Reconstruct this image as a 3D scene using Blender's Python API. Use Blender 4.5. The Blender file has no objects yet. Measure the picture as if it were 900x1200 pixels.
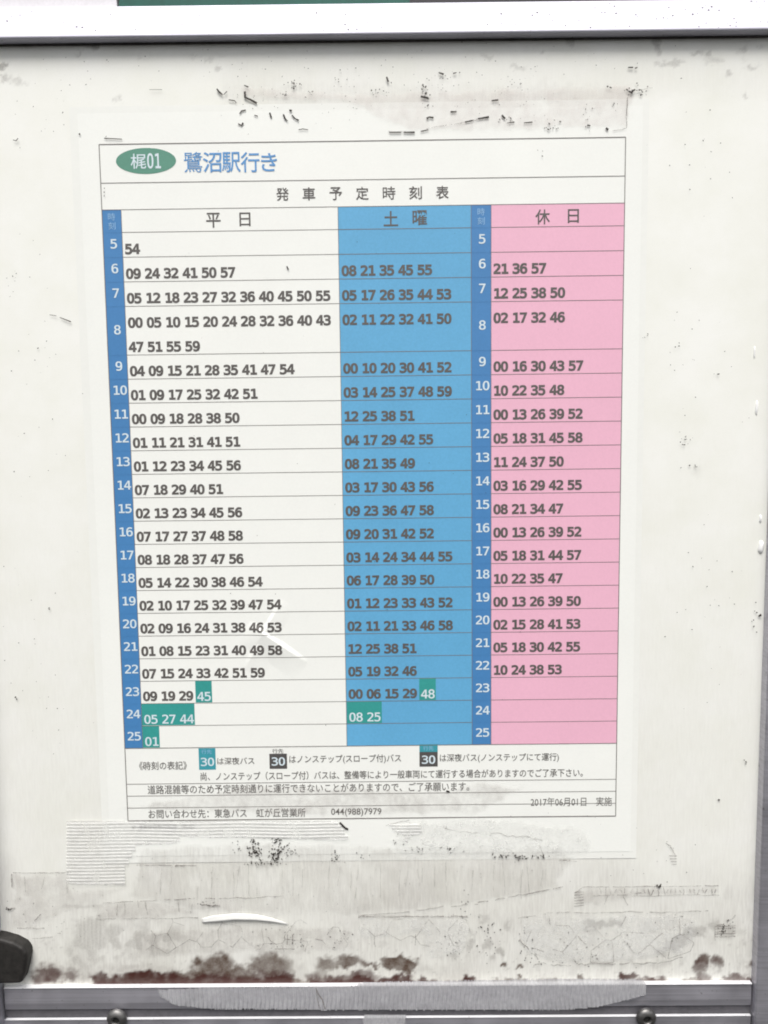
import bpy, bmesh, math, random
import numpy as np
from mathutils import Matrix, Vector

S = bpy.context.scene
COL = S.collection
Z0 = 1.40                                   # height of the middle of the board above the ground

# ------------------------------------------------------------------ camera
FPX, PW, PH = 867.0, 900.0, 1200.0          # focal length in photo pixels, photo size
def rot3(rx, ry, rz):
    cx, sx, cy, sy, cz, sz = math.cos(rx), math.sin(rx), math.cos(ry), math.sin(ry), math.cos(rz), math.sin(rz)
    X = np.array([[1, 0, 0], [0, cx, -sx], [0, sx, cx]])
    Y = np.array([[cy, 0, sy], [0, 1, 0], [-sy, 0, cy]])
    Z = np.array([[cz, -sz, 0], [sz, cz, 0], [0, 0, 1]])
    return Z @ Y @ X
CM = rot3(-0.08444, 0.00345, -0.00909)
CC = np.array([0.00753, 0.01612, 0.27748])  # camera in board coordinates (right, up, out of the board)
def W(p):                                   # board coordinates -> world
    return (p[0], -p[2], p[1] + Z0)
def at(X, Y, d=0.0):                        # a measured photo point on the layer lying d metres proud of the board
    v = CM @ np.array([(X - PW / 2) / FPX, -(Y - PH / 2) / FPX, -1.0])
    t = (d - CC[2]) / v[2]
    return CC + t * v
def photo(P):                               # board points -> photo pixels (used to lay measured stains on the board)
    q = (P - CC) @ CM
    return PW / 2 + FPX * q[:, 0] / -q[:, 2], PH / 2 - FPX * q[:, 1] / -q[:, 2]
cam = bpy.data.cameras.new('camera')
cam.sensor_fit = 'VERTICAL'; cam.sensor_height = 36.0; cam.lens = 36.0 * FPX / PH
cam.clip_start = 0.01; cam.clip_end = 500.0
co = bpy.data.objects.new('camera', cam); COL.objects.link(co)
B = Matrix(((1, 0, 0), (0, 0, -1), (0, 1, 0)))
co.matrix_world = Matrix.Translation(W(CC)) @ (B @ Matrix(CM.tolist())).to_4x4()
S.camera = co

# ------------------------------------------------------------------ sky, sun, exposure
SUN_EL, SUN_AZ = math.radians(60), math.radians(-14)      # high, in front of the board and a little to the left
w = bpy.data.worlds.new('World'); S.world = w; w.use_nodes = True
nt = w.node_tree; nt.nodes.clear()
sky = nt.nodes.new('ShaderNodeTexSky'); sky.sky_type = 'NISHITA'; sky.sun_disc = False
sky.sun_elevation = SUN_EL; sky.sun_rotation = math.radians(180) + SUN_AZ
sky.dust_density = 4.0; sky.air_density = 1.0
hs = nt.nodes.new('ShaderNodeHueSaturation'); hs.inputs['Saturation'].default_value = 0.22
bg = nt.nodes.new('ShaderNodeBackground'); bg.inputs['Strength'].default_value = 0.095
wo = nt.nodes.new('ShaderNodeOutputWorld')
nt.links.new(sky.outputs[0], hs.inputs['Color']); nt.links.new(hs.outputs[0], bg.inputs[0]); nt.links.new(bg.outputs[0], wo.inputs[0])
sl = bpy.data.lights.new('sun', 'SUN'); sl.energy = 2.0; sl.angle = math.radians(30); sl.color = (1.0, 0.972, 0.935)
so = bpy.data.objects.new('sun', sl); COL.objects.link(so)
sd = Vector((math.sin(SUN_AZ) * math.cos(SUN_EL), -math.cos(SUN_AZ) * math.cos(SUN_EL), math.sin(SUN_EL)))
so.rotation_euler = sd.to_track_quat('Z', 'Y').to_euler(); so.location = Vector((0, 0, Z0)) + sd * 3
S.view_settings.view_transform = 'Standard'; S.view_settings.look = 'None'
S.view_settings.exposure = 0.78; S.view_settings.gamma = 1.0; S.view_settings.use_curve_mapping = False
S.render.engine = 'CYCLES'
S.cycles.max_bounces = 8; S.cycles.transparent_max_bounces = 16
S.cycles.filter_width = 1.9
S.cycles.use_denoising = True

# ------------------------------------------------------------------ helpers
rnd = random.Random(11)
def lin(r, g, b):
    f = lambda c: c / 12.92 if c <= 0.04045 else ((c + 0.055) / 1.055) ** 2.4
    return (f(r / 255), f(g / 255), f(b / 255), 1.0)
def empty(name, p, label, cat, group=None):
    o = bpy.data.objects.new(name, None); COL.objects.link(o); o.location = W(p)
    o.empty_display_size = 0.01
    o['label'] = label; o['category'] = cat
    if group: o['group'] = group
    return o
def tag(o, label=None, cat=None, group=None, kind=None):
    if label: o['label'] = label
    if cat: o['category'] = cat
    if group: o['group'] = group
    if kind: o['kind'] = kind
    return o
def link(name, me, mat, parent=None, origin=None):
    o = bpy.data.objects.new(name, me); COL.objects.link(o)
    if mat is not None: me.materials.append(mat)
    if parent is not None:
        bpy.context.view_layer.update()
        o.parent = parent
        loc = Vector((0, 0, 0)); p = parent
        while p is not None: loc += p.location; p = p.parent
        me.transform(Matrix.Translation(-loc))
    elif origin is not None:
        me.transform(Matrix.Translation(-Vector(W(origin)))); o.location = W(origin)
    return o
def mesh(name, V, F, mat, parent=None, origin=None, smooth=False):
    me = bpy.data.meshes.new(name)
    me.from_pydata([W(v) for v in V], [], [tuple(int(i) for i in f) for f in F]); me.update()
    if smooth: me.polygons.foreach_set('use_smooth', [True] * len(me.polygons))
    return link(name, me, mat, parent, origin)
def bevel(o, wdt, seg=2):
    m = o.modifiers.new('bevel', 'BEVEL'); m.width = wdt; m.segments = seg; m.limit_method = 'ANGLE'; return o
def profile(name, prof, x0, x1, mat, parent, bev=0.0004, n=1):   # prof: [(d, y)] closed outline seen along x
    k = len(prof); V = []; F = []
    for i in range(n + 1):
        x = x0 + (x1 - x0) * i / n
        V += [(x, y, d) for d, y in prof]
    for i in range(n):
        for j in range(k):
            a, b = i * k + j, i * k + (j + 1) % k
            F.append((a, b, b + k, a + k))
    F.append(tuple(range(k))[::-1]); F.append(tuple(n * k + j for j in range(k)))
    o = mesh(name, V, F, mat, parent)
    bm = bmesh.new(); bm.from_mesh(o.data); bmesh.ops.recalc_face_normals(bm, faces=bm.faces); bm.to_mesh(o.data); bm.free()
    return bevel(o, bev) if bev else o
def slab(name, poly, d0, d1, mat, parent=None, origin=None, bev=0.0, label=None):   # poly: [(x, y)] on the board, extruded outwards
    n = len(poly)
    V = [(x, y, d0) for x, y in poly] + [(x, y, d1) for x, y in poly]
    F = [tuple(range(n, 2 * n)), tuple(range(n))[::-1]] + [(i, (i + 1) % n, (i + 1) % n + n, i + n) for i in range(n)]
    o = mesh(name, V, F, mat, parent, origin)
    bm = bmesh.new(); bm.from_mesh(o.data); bmesh.ops.recalc_face_normals(bm, faces=bm.faces); bm.to_mesh(o.data); bm.free()
    if bev: bevel(o, bev, 3)
    if label: o['label'] = label
    return o

# value noise in numpy, for stains with shapes of their own
def vnoise(x, y, seed):
    r = np.random.RandomState(seed); T = r.rand(256, 256)
    xi = np.floor(x).astype(int); yi = np.floor(y).astype(int); fx = x - xi; fy = y - yi
    fx = fx * fx * (3 - 2 * fx); fy = fy * fy * (3 - 2 * fy)
    g = lambda a, b: T[a % 256, b % 256]
    return (g(xi, yi) * (1 - fx) + g(xi + 1, yi) * fx) * (1 - fy) + (g(xi, yi + 1) * (1 - fx) + g(xi + 1, yi + 1) * fx) * fy
def fbm(x, y, seed, octv=4):
    s = 0; a = 0.5; n = 0
    for i in range(octv):
        s = s + a * vnoise(x * 2 ** i, y * 2 ** i, seed + i); n += a; a *= 0.5
    return s / n
def sstep(e0, e1, x):
    t = np.clip((x - e0) / (e1 - e0), 0, 1); return t * t * (3 - 2 * t)

# ------------------------------------------------------------------ materials
def principled(name, col, rough=0.6, metal=0.0, spec=0.4):
    m = bpy.data.materials.new(name); m.use_nodes = True
    b = m.node_tree.nodes['Principled BSDF']
    b.inputs['Base Color'].default_value = col; b.inputs['Roughness'].default_value = rough
    b.inputs['Metallic'].default_value = metal; b.inputs['Specular IOR Level'].default_value = spec
    return m, m.node_tree, b
def noise(nt, scale, detail=4, rough=0.6, vec=None, sc=(1, 1, 1)):
    tc = nt.nodes.new('ShaderNodeNewGeometry'); mp = nt.nodes.new('ShaderNodeMapping'); mp.inputs['Scale'].default_value = sc
    n = nt.nodes.new('ShaderNodeTexNoise'); n.inputs['Scale'].default_value = scale; n.inputs['Detail'].default_value = detail
    n.inputs['Roughness'].default_value = rough
    nt.links.new(tc.outputs['Position'], mp.inputs['Vector']); nt.links.new(mp.outputs[0], n.inputs['Vector'])
    return n
def ramp(nt, src, stops):
    r = nt.nodes.new('ShaderNodeValToRGB'); e = r.color_ramp.elements
    e[0].position, e[0].color = stops[0]; e[1].position, e[1].color = stops[-1]
    for p, c in stops[1:-1]:
        k = e.new(p); k.color = c
    nt.links.new(src, r.inputs[0]); return r
# mixing sockets of the Mix node by type
def mixc(nt, fac, a, b):
    m = nt.nodes.new('ShaderNodeMix'); m.data_type = 'RGBA'
    for idx, v in ((0, fac), (6, a), (7, b)):
        if isinstance(v, bpy.types.NodeSocket): nt.links.new(v, m.inputs[idx])
        else: m.inputs[idx].default_value = v
    return m.outputs[2]
def math_(nt, op, a, b=0.0, clamp=False):
    m = nt.nodes.new('ShaderNodeMath'); m.operation = op; m.use_clamp = clamp
    for i, v in enumerate((a, b)):
        if isinstance(v, bpy.types.NodeSocket): nt.links.new(v, m.inputs[i])
        else: m.inputs[i].default_value = v
    return m.outputs[0]
def varied(name, col, amt=0.12, scale=900, rough=0.55, spec=0.35, low=60, sc=(1, 1, 1)):
    """a printed or painted surface: base colour broken up by fine and broad mottling"""
    m, nt, b = principled(name, col, rough, 0, spec)
    n1 = noise(nt, scale, 3, 0.6, sc=sc); n2 = noise(nt, low, 4, 0.6)
    f = math_(nt, 'MULTIPLY', n1.outputs['Fac'], 0.5); f = math_(nt, 'ADD', f, math_(nt, 'MULTIPLY', n2.outputs['Fac'], 0.5))
    r = ramp(nt, f, [(0.3, tuple(c * (1 - amt) for c in col[:3]) + (1,)), (0.7, tuple(min(1, c * (1 + amt)) for c in col[:3]) + (1,))])
    nt.links.new(r.outputs[0], b.inputs['Base Color'])
    return m

WHITE = (0.810, 0.812, 0.772, 1)
def board_mat():
    m, nt, b = principled('stained_board', WHITE, 0.42, 0, 0.35)
    at_ = nt.nodes.new('ShaderNodeAttribute'); at_.attribute_name = 'dirt_and_shade'
    sp = nt.nodes.new('ShaderNodeSeparateColor'); nt.links.new(at_.outputs['Color'], sp.inputs[0])
    fine = noise(nt, 1400, 4, 0.65); broad = noise(nt, 45, 5, 0.6); fib = noise(nt, 420, 3, 0.6, sc=(3.0, 1, 0.35))
    base = mixc(nt, ramp(nt, broad.outputs['Fac'], [(0.35, (0, 0, 0, 1)), (0.7, (1, 1, 1, 1))]).outputs[0], WHITE, (0.762, 0.765, 0.705, 1))
    base = mixc(nt, math_(nt, 'MULTIPLY', ramp(nt, fine.outputs['Fac'], [(0.55, (0, 0, 0, 1)), (0.8, (1, 1, 1, 1))]).outputs[0], 0.25), base, (0.62, 0.61, 0.58, 1))
    pk = math_(nt, 'MULTIPLY', at_.outputs['Alpha'], ramp(nt, fib.outputs['Fac'], [(0.3, (0.45,) * 3 + (1,)), (0.7, (1, 1, 1, 1))]).outputs[0])
    c = mixc(nt, pk, base, (0.50, 0.485, 0.45, 1))
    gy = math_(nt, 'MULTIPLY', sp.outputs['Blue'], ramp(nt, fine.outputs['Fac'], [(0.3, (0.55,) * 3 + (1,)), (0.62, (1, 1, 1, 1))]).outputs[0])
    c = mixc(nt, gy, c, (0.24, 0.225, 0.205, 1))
    ol = math_(nt, 'MULTIPLY', sp.outputs['Green'], ramp(nt, fine.outputs['Fac'], [(0.25, (0.86,) * 3 + (1,)), (0.6, (1, 1, 1, 1))]).outputs[0])
    c = mixc(nt, ol, c, (0.070, 0.040, 0.026, 1))
    c = mixc(nt, sp.outputs['Red'], c, (0.050, 0.016, 0.012, 1))
    nt.links.new(c, b.inputs['Base Color'])
    rg = ramp(nt, broad.outputs['Fac'], [(0.3, (0.36,) * 3 + (1,)), (0.7, (0.55,) * 3 + (1,))]); nt.links.new(rg.outputs[0], b.inputs['Roughness'])
    return m
def alu(name, col=(0.60, 0.60, 0.63, 1), rough=0.42, metal=0.75, smudge=0.35):
    m, nt, b = principled(name, col, rough, metal, 0.5)
    st = noise(nt, 260, 4, 0.6, sc=(0.04, 1, 6)); sm = noise(nt, 38, 5, 0.62); sp = noise(nt, 900, 2, 0.5)
    f = math_(nt, 'ADD', math_(nt, 'MULTIPLY', st.outputs['Fac'], 0.5), math_(nt, 'MULTIPLY', sm.outputs['Fac'], 0.5))
    r = ramp(nt, f, [(0.34, tuple(c * (1 - smudge) for c in col[:3]) + (1,)), (0.55, col), (0.72, tuple(min(1, c * 1.1) for c in col[:3]) + (1,))])
    dots = math_(nt, 'MULTIPLY', ramp(nt, sp.outputs['Fac'], [(0.70, (0, 0, 0, 1)), (0.76, (1, 1, 1, 1))]).outputs[0], 0.6)
    nt.links.new(mixc(nt, dots, r.outputs[0], (0.12, 0.11, 0.11, 1)), b.inputs['Base Color'])
    rr = ramp(nt, sm.outputs['Fac'], [(0.3, (rough * 0.8,) * 3 + (1,)), (0.7, (min(1, rough * 1.3),) * 3 + (1,))]); nt.links.new(rr.outputs[0], b.inputs['Roughness'])
    bp = nt.nodes.new('ShaderNodeBump'); bp.inputs['Strength'].default_value = 0.12; bp.inputs['Distance'].default_value = 0.0003
    nt.links.new(st.outputs['Fac'], bp.inputs['Height']); nt.links.new(bp.outputs[0], b.inputs['Normal'])
    return m
def film_mat(name, col, lo, hi, scale=300, sc=(1, 1, 1), rough=0.4, cover=False):
    """a thin see-through film of old glue or clear tape: lets the board show through, more in some places than in others"""
    m = bpy.data.materials.new(name); m.use_nodes = True; nt = m.node_tree
    b = nt.nodes['Principled BSDF']; b.inputs['Base Color'].default_value = col; b.inputs['Roughness'].default_value = rough
    n = noise(nt, scale, 4, 0.6, sc=sc); n2 = noise(nt, 70, 4, 0.65)
    f = math_(nt, 'ADD', math_(nt, 'MULTIPLY', n.outputs['Fac'], 0.5), math_(nt, 'MULTIPLY', n2.outputs['Fac'], 0.5))
    r = ramp(nt, f, [(0.36, (lo,) * 3 + (1,)), (0.64, (hi,) * 3 + (1,))])
    al = r.outputs[0]
    if cover:
        ca = nt.nodes.new('ShaderNodeAttribute'); ca.attribute_name = 'cover'; al = math_(nt, 'MULTIPLY', al, ca.outputs['Fac'])
    nt.links.new(al, b.inputs['Alpha'])
    return m
M = {
    'board': board_mat(),
    'alu': alu('aluminium'), 'alu_top': alu('weathered_white_aluminium', (0.57, 0.56, 0.635, 1), 0.5, 0.2, 0.10),
    'alu_low': alu('dull_aluminium', (0.50, 0.49, 0.535, 1), 0.45, 0.7, 0.3),
    'alu_lip': alu('skylit_aluminium_edge', (0.86, 0.86, 0.88, 1), 0.35, 0.3, 0.12),  # paler than the rail: sky light on the upward lip put into colour
    'groove': varied('groove_shade_grey', (0.075, 0.072, 0.080, 1), 0.3, 500, 0.6),  # dark base colour stands in for the shade inside the groove
    'rubber': varied('black_rubber', (0.019, 0.0175, 0.016, 1), 0.7, 500, 0.6),
    'gasket': varied('grey_gasket', (0.11, 0.102, 0.10, 1), 0.5, 500, 0.7),
    'steel': alu('screw_steel', (0.20, 0.195, 0.19, 1), 0.45, 0.85, 0.5),
    'hole': varied('socket_black', (0.012, 0.011, 0.010, 1), 0.3, 800, 0.8),  # near-black fill of the screw sockets
    'laminate': varied('clear_laminate_edge', (0.772, 0.778, 0.738, 1), 0.025, 500, 0.32, 0.45),
    'paper': varied('timetable_paper', (0.796, 0.804, 0.766, 1), 0.025, 1200, 0.38, 0.4),
    'blue': varied('faded_blue_print', (0.118, 0.365, 0.595, 1), 0.09, 1300, 0.38, 0.4, 28),
    'deep': varied('deep_blue_print', (0.062, 0.205, 0.440, 1), 0.07, 1300, 0.38, 0.4, 40),
    'pink': varied('faded_pink_print', (0.755, 0.425, 0.540, 1), 0.05, 1300, 0.38, 0.4, 28),
    'teal': varied('teal_print', (0.040, 0.290, 0.265, 1), 0.08, 1300, 0.38, 0.4, 40),
    'tealblue': varied('blue_teal_print', (0.050, 0.290, 0.345, 1), 0.08, 1300, 0.38, 0.4, 40),
    'oval': varied('faded_green_print', (0.100, 0.260, 0.192, 1), 0.07, 1300, 0.38, 0.4, 40),
    'ink': varied('faded_black_ink', (0.108, 0.100, 0.094, 1), 0.16, 1600, 0.4, 0.4, 120),
    'ink_small': varied('thin_black_ink', (0.135, 0.128, 0.120, 1), 0.16, 1600, 0.4, 0.4, 120),
    'line': varied('grey_rule_ink', (0.165, 0.150, 0.142, 1), 0.2, 900, 0.4, 0.4, 120),
    'blueink': varied('blue_title_ink', (0.110, 0.280, 0.545, 1), 0.1, 1500, 0.4, 0.4, 120),
    'paleink': varied('pale_reversed_print', (0.600, 0.690, 0.730, 1), 0.06, 1500, 0.4, 0.4, 120),
    'dimink': varied('pale_blue_print', (0.270, 0.460, 0.680, 1), 0.06, 1500, 0.4, 0.4, 120),
    'greyink': varied('dark_grey_print', (0.085, 0.080, 0.078, 1), 0.12, 1500, 0.4, 0.4, 120),
    'green': varied('dark_green_board', (0.004, 0.085, 0.062, 1), 0.2, 600, 0.5),
    'darkstrip': varied('dark_grey_board', (0.030, 0.028, 0.032, 1), 0.3, 600, 0.5),
    'offwhite': varied('scuffed_white_sheet', (0.74, 0.72, 0.75, 1), 0.10, 800, 0.5),
    'residue': film_mat('old_glue_film', (0.46, 0.425, 0.40, 1), 0.04, 0.28, 420, (1, 1, 1), cover=True),
    'residue_fibre': film_mat('fibrous_glue_film', (0.50, 0.475, 0.44, 1), 0.04, 0.26, 520, (2.5, 1, 0.3), cover=True),
    'residue_pink': film_mat('pinkish_glue_film', (0.62, 0.53, 0.51, 1), 0.05, 0.24, 300, (1, 1, 1), cover=True),
    'residue_pale': film_mat('pale_glue_film', (0.80, 0.80, 0.78, 1), 0.10, 0.45, 300, (1, 1, 1), cover=True),
    'crack': film_mat('crack_grime', (0.21, 0.19, 0.175, 1), 0.05, 0.75, 1500),
    'tape': film_mat('clear_ribbed_tape', (0.74, 0.735, 0.72, 1), 0.24, 0.62, 160, rough=0.16),
    'railtape': film_mat('frosted_ribbed_tape', (0.47, 0.468, 0.485, 1), 0.55, 0.8, 400, rough=0.22),
    'whitefilm': varied('white_plastic_film', (0.68, 0.68, 0.655, 1), 0.06, 600, 0.3, 0.5),
    'sealant': varied('clear_white_sealant', (0.84, 0.84, 0.83, 1), 0.02, 600, 0.06, 0.9),
    'fleck': varied('black_flecks', (0.040, 0.034, 0.030, 1), 0.5, 900, 0.7),
    'fleck_soft': film_mat('brown_grime', (0.17, 0.145, 0.13, 1), 0.25, 0.8, 900),
}

# ------------------------------------------------------------------ the notice case
XR = at(891, 1020, 0.004)[0]                 # inner edge of the right stile
XL = at(-3, 1172, 0.006)[0]                   # inner edge of the left stile
YT = at(450, 40.5, 0.004)[1]                 # under edge of the top rail
YT2 = at(450, 3.2, 0.001)[1]                 # its upper edge
YB = at(450, 1151.5, 0.0)[1]                 # top of the bottom rail
YB2 = at(450, 1183, 0.0022)[1]
YL = at(450, 1191, 0.001)[1]
case = empty('notice_case', (0, YB, 0), 'aluminium framed notice case with a stained white back board', 'notice case')

# back board: a fine grid that carries the stains and painted shade
nx, ny = 500, 610
gx = np.linspace(XL - 0.004, XR + 0.004, nx); gy = np.linspace(YB - 0.003, YT + 0.006, ny)
GX, GY = np.meshgrid(gx, gy); P = np.c_[GX.ravel(), GY.ravel(), np.zeros(nx * ny)]
px, py = photo(P)
n_a = fbm(px / 22, py / 22, 3); n_b = fbm(px / 7, py / 7, 9); n_c = fbm(px / 60, py / 60, 21); n_f = fbm(px / 3.2, py / 3.2, 31, 3)
wx = px + (n_a - 0.5) * 18 + (n_b - 0.5) * 10 + (n_f - .5) * 5; wy = py + (fbm(px / 22, py / 22, 40) - 0.5) * 16 + (fbm(px / 7, py / 7, 50) - 0.5) * 10 + (fbm(px / 3.2, py / 3.2, 55, 3) - .5) * 5
def blob(cx, cy, rx, ry, soft=0.45, k=1.0):
    r = np.sqrt(((wx - cx) / rx) ** 2 + ((wy - cy) / ry) ** 2); return k * (1 - sstep(1 - soft, 1 + soft * 0.5, r))
def box(x0, y0, x1, y1, s=4, k=1.0, warp=1.0):
    ux = px + (wx - px) * warp; uy = py + (wy - py) * warp
    return k * sstep(x0 - s, x0 + s, ux) * (1 - sstep(x1 - s, x1 + s, ux)) * sstep(y0 - s, y0 + s, uy) * (1 - sstep(y1 - s, y1 + s, uy))
def top(*a):
    r = a[0]
    for b_ in a[1:]: r = np.maximum(r, b_)
    return r
red = top(blob(55, 1142, 24, 14, 0.6, 0.72), blob(84, 1145, 15, 10, 0.6, 0.6), box(112, 1141, 346, 1160, 5, 0.97), blob(300, 1144, 50, 9, .5, .6),
          blob(395, 1146, 42, 8, 0.5, 0.7), blob(425, 1143, 18, 9, .5, .6), box(362, 1146, 555, 1160, 3, 0.9), blob(424, 1147, 9, 5, .4, .8), blob(475, 1145, 9, 6, .4, .8),
          blob(820, 1133, 9, 13, .6, .62), blob(836, 1129, 9, 10, .6, .6), blob(826, 1146, 10, 8, .6, .6), blob(858, 1146, 14, 7, .5, .75), blob(882, 1133, 10, 12, .6, .7),
          box(830, 1147, 890, 1160, 2, .7), blob(735, 1145, 14, 4.5, .5, .7), blob(765, 1147, 20, 5, .5, .75), box(690, 1148, 785, 1160, 2, .5))
olive = top(blob(250, 1132, 28, 16, 0.55, 0.9), blob(225, 1142, 30, 9, .5, .8), blob(280, 1140, 25, 13, .5, .8), blob(318, 1132, 32, 15, 0.55, 0.75), blob(340, 1138, 10, 12, .5, .5),
            blob(150, 1134, 40, 8, .8, .35), blob(200, 1136, 60, 7, .8, .35), box(110, 1146, 420, 1160, 4, .8),
            blob(382, 1126, 18, 11, .6, .65), blob(405, 1126, 22, 8, .6, .85), blob(430, 1129, 14, 4, .5, .8), blob(375, 1138, 12, 8, .6, .5),
            blob(465, 1128, 20, 11, .3, .92), blob(478, 1131, 12, 11, .3, .92), blob(452, 1127, 10, 8, .4, .8),
            blob(588, 1132, 4.5, 4, .4, .85), blob(607, 1131, 3.5, 3, .4, .8), blob(611, 1147, 7, 4, .5, .85), blob(681, 1143, 5, 5, .5, .7), blob(822, 1127, 8, 6, .5, .7), blob(838, 1126, 8, 7, .6, .6),
            blob(881, 1127, 9, 7, .5, .6), blob(735, 1144, 10, 3.5, .5, .5), box(360, 1149, 890, 1160, 2, .6))
red = sstep(.08, .9, red) * (0.70 + 0.5 * n_b); olive = sstep(.06, .92, np.maximum(olive, box(40, 1128, 560, 1165, 16, .34) * (.3 + n_a))) * (0.66 + 0.5 * n_b)
hol = sstep(0.38, 0.62, fbm(px / 9, py / 9, 77)); rib = 0.75 + 0.25 * np.sin(px * 1.35)
grey = top(box(84, 1078, 122, 1112, 5, .55) * rib, blob(95, 1118, 20, 22, .5, .5) * (0.4 + 0.6 * hol), box(120, 1082, 210, 1118, 8, .42) * hol, blob(130, 1110, 30, 18, .6, .4) * hol, box(72, 1060, 120, 1064, 2, .35, .4),
           blob(702, 1085, 22, 4, .4, .6), blob(722, 1080, 11, 6, .4, .6), blob(790, 1106, 14, 9, .4, .62), blob(812, 1092, 13, 10, .4, .62), blob(776, 1114, 11, 5, .4, .5), blob(800, 1099, 12, 9, .4, .6), blob(833, 1084, 8, 8, .4, .55),
           blob(850, 1090, 12, 12, .6, .35) * hol, box(700, 1122, 800, 1131, 4, .35) * hol,
           blob(550, 1106, 6, 14, .5, .5) * hol, blob(570, 1112, 6, 12, .5, .5) * hol, blob(585, 1113, 5, 6, .5, .6), blob(538, 1115, 5, 10, .5, .5) * hol, blob(520, 1118, 8, 5, .5, .4) * hol, blob(565, 1080, 8, 6, .5, .4) * hol, blob(595, 1083, 9, 7, .5, .45) * hol,
           blob(315, 1000, 34, 17, .6, .28), blob(110, 55, 6, 7, .5, .6), blob(4, 77, 7, 5, .5, .75), blob(8, 92, 9, 6, .6, .5), blob(22, 98, 8, 5, .7, .4), blob(93, 60, 5, 3, .6, .4), blob(30, 55, 9, 5, .7, .35),
           blob(771, 46, 6, 12, .5, .6), blob(774, 58, 4, 7, .5, .45), blob(788, 74, 18, 4, .6, .45), blob(815, 61, 9, 4, .6, .5), blob(828, 64, 7, 4, .6, .5), blob(845, 70, 28, 5, .8, .4) * hol, blob(880, 58, 22, 6, .7, .45) * hol, blob(877, 79, 18, 4, .7, .45) * hol,
           blob(851, 88, 4, 4, .6, .5), blob(875, 110, 5, 4, .6, .4), blob(672, 50, 4, 6, .5, .4), blob(637, 67, 4, 4, .5, .4), blob(572, 62, 7, 3, .5, .35), blob(608, 80, 12, 4, .6, .35), blob(240, 70, 22, 4, .7, .32) * hol, blob(258, 79, 6, 3, .5, .45), blob(165, 66, 14, 5, .7, .3) * hol, blob(140, 117, 5, 4, .6, .35),
           blob(815, 548, 9, 7, .8, .14), (1 - sstep(44, 78, py + (n_a - .5) * 30)) * 0.20 * (0.4 + 0.9 * n_b) * 0.6, (1 - sstep(44, 150, py + (n_c - .5) * 60)) * 0.05)  # closing terms: shade below the top rail painted in, with slight grime
grey = top(grey, sstep(0.73, 0.80, n_f) * sstep(1040, 1110, py) * 0.30, sstep(0.62, 0.78, fbm(px / 14, py / 14, 61)) * sstep(1010, 1090, py) * 0.20)
low = sstep(930, 1110, py + (n_c - .5) * 80)
pinkc = top(box(262, 96, 740, 142, 10, .40) * (0.45 + 0.9 * n_c), box(260, 75, 900, 110, 16, .18), low * (0.46 + 0.50 * n_c), box(480, 100, 590, 150, 12, .40) * (.4 + n_a), sstep(350, 1100, py) * 0.30, box(8, 1022, 62, 1095, 3, .22, .4))  # lower board: downward light falloff painted in over real grime
yel = 0
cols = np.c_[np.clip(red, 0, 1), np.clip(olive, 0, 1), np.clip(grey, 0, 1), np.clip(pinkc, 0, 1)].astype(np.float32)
me = bpy.data.meshes.new('back_board')
me.vertices.add(nx * ny); wv = np.c_[P[:, 0], -P[:, 2], P[:, 1] + Z0].astype(np.float32); me.vertices.foreach_set('co', wv.ravel())
ii = np.arange(nx * ny).reshape(ny, nx); quads = np.stack([ii[:-1, :-1], ii[:-1, 1:], ii[1:, 1:], ii[1:, :-1]], -1).reshape(-1, 4)
me.loops.add(quads.size); me.polygons.add(len(quads))
me.loops.foreach_set('vertex_index', quads.ravel().astype(np.int32)); me.polygons.foreach_set('loop_start', np.arange(0, quads.size, 4, dtype=np.int32))
me.update(calc_edges=True)
ca = me.color_attributes.new('dirt_and_shade', 'FLOAT_COLOR', 'POINT'); ca.data.foreach_set('color', cols.ravel())
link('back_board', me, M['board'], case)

X0, X1 = XL - 0.03, XR + 0.03
profile('top_rail', [(-0.006, YT), (0.004, YT), (0.0043, YT + 0.0006), (0.0008, YT2), (-0.006, YT2)], X0, X1, M['alu_top'], case, 0.00025)
profile('gasket', [(-0.001, YT - 0.0005), (0.0007, YT - 0.0005), (0.0007, YT - 0.00005), (-0.001, YT - 0.00005)], XL, XR, M['gasket'], case, 0.0003)
profile('bottom_rail', [(-0.008, YB - 0.0002), (0.0013, YB - 0.0002), (0.0016, YB2 + 0.003), (0.0012, YB2), (-0.008, YB2)], XL + 0.0002, XR - 0.0004, M['alu_low'], case, 0.0003)
profile('rail_lip', [(-0.004, YB + 0.0001), (0.0019, YB + 0.0001), (0.0019, YB - 0.0002), (0.0015, YB - 0.0004), (0.0015, YB - 0.0001), (-0.004, YB - 0.00005)], XL + 0.0003, XR - 0.0005, M['alu_lip'], case, 0.00012)
profile('rail_lip', [(0.0007, YL + 0.0001), (0.0018, YL + 0.0001), (0.0018, YL - 0.0002), (0.0007, YL - 0.00005)], XL + 0.0003, XR - 0.0005, M['alu_lip'], case, 0.0001)
profile('groove_strip', [(-0.006, YB2 - 0.0001), (0.0005, YB2 - 0.0001), (0.0005, YL - 0.004), (-0.006, YL - 0.004)], XL, XR, M['groove'], case, 0)
profile('lower_ledge', [(0.0007, YL - 0.00008), (0.0015, YL - 0.00008), (0.0017, YL - 0.05), (0.0007, YL - 0.05)], X0, XR - 0.0004, M['alu_low'], case, 0.00025)
def stile(xa, xb, d, yt):
    V = [(x, y, z) for z in (-0.006, d) for y in (YL - 0.05, yt) for x in (xa, xb)]
    F = [(0, 2, 3, 1), (4, 5, 7, 6), (0, 1, 5, 4), (2, 6, 7, 3), (0, 4, 6, 2), (1, 3, 7, 5)]
    return bevel(mesh('side_rail', V, F, M['alu_low'], case), 0.0009, 3)
stile(XR, XR + 0.03, 0.0042, YT - 0.0002)
stile(XL - 0.03, XL - 0.0004, 0.0085, YT - 0.0002)
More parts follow.
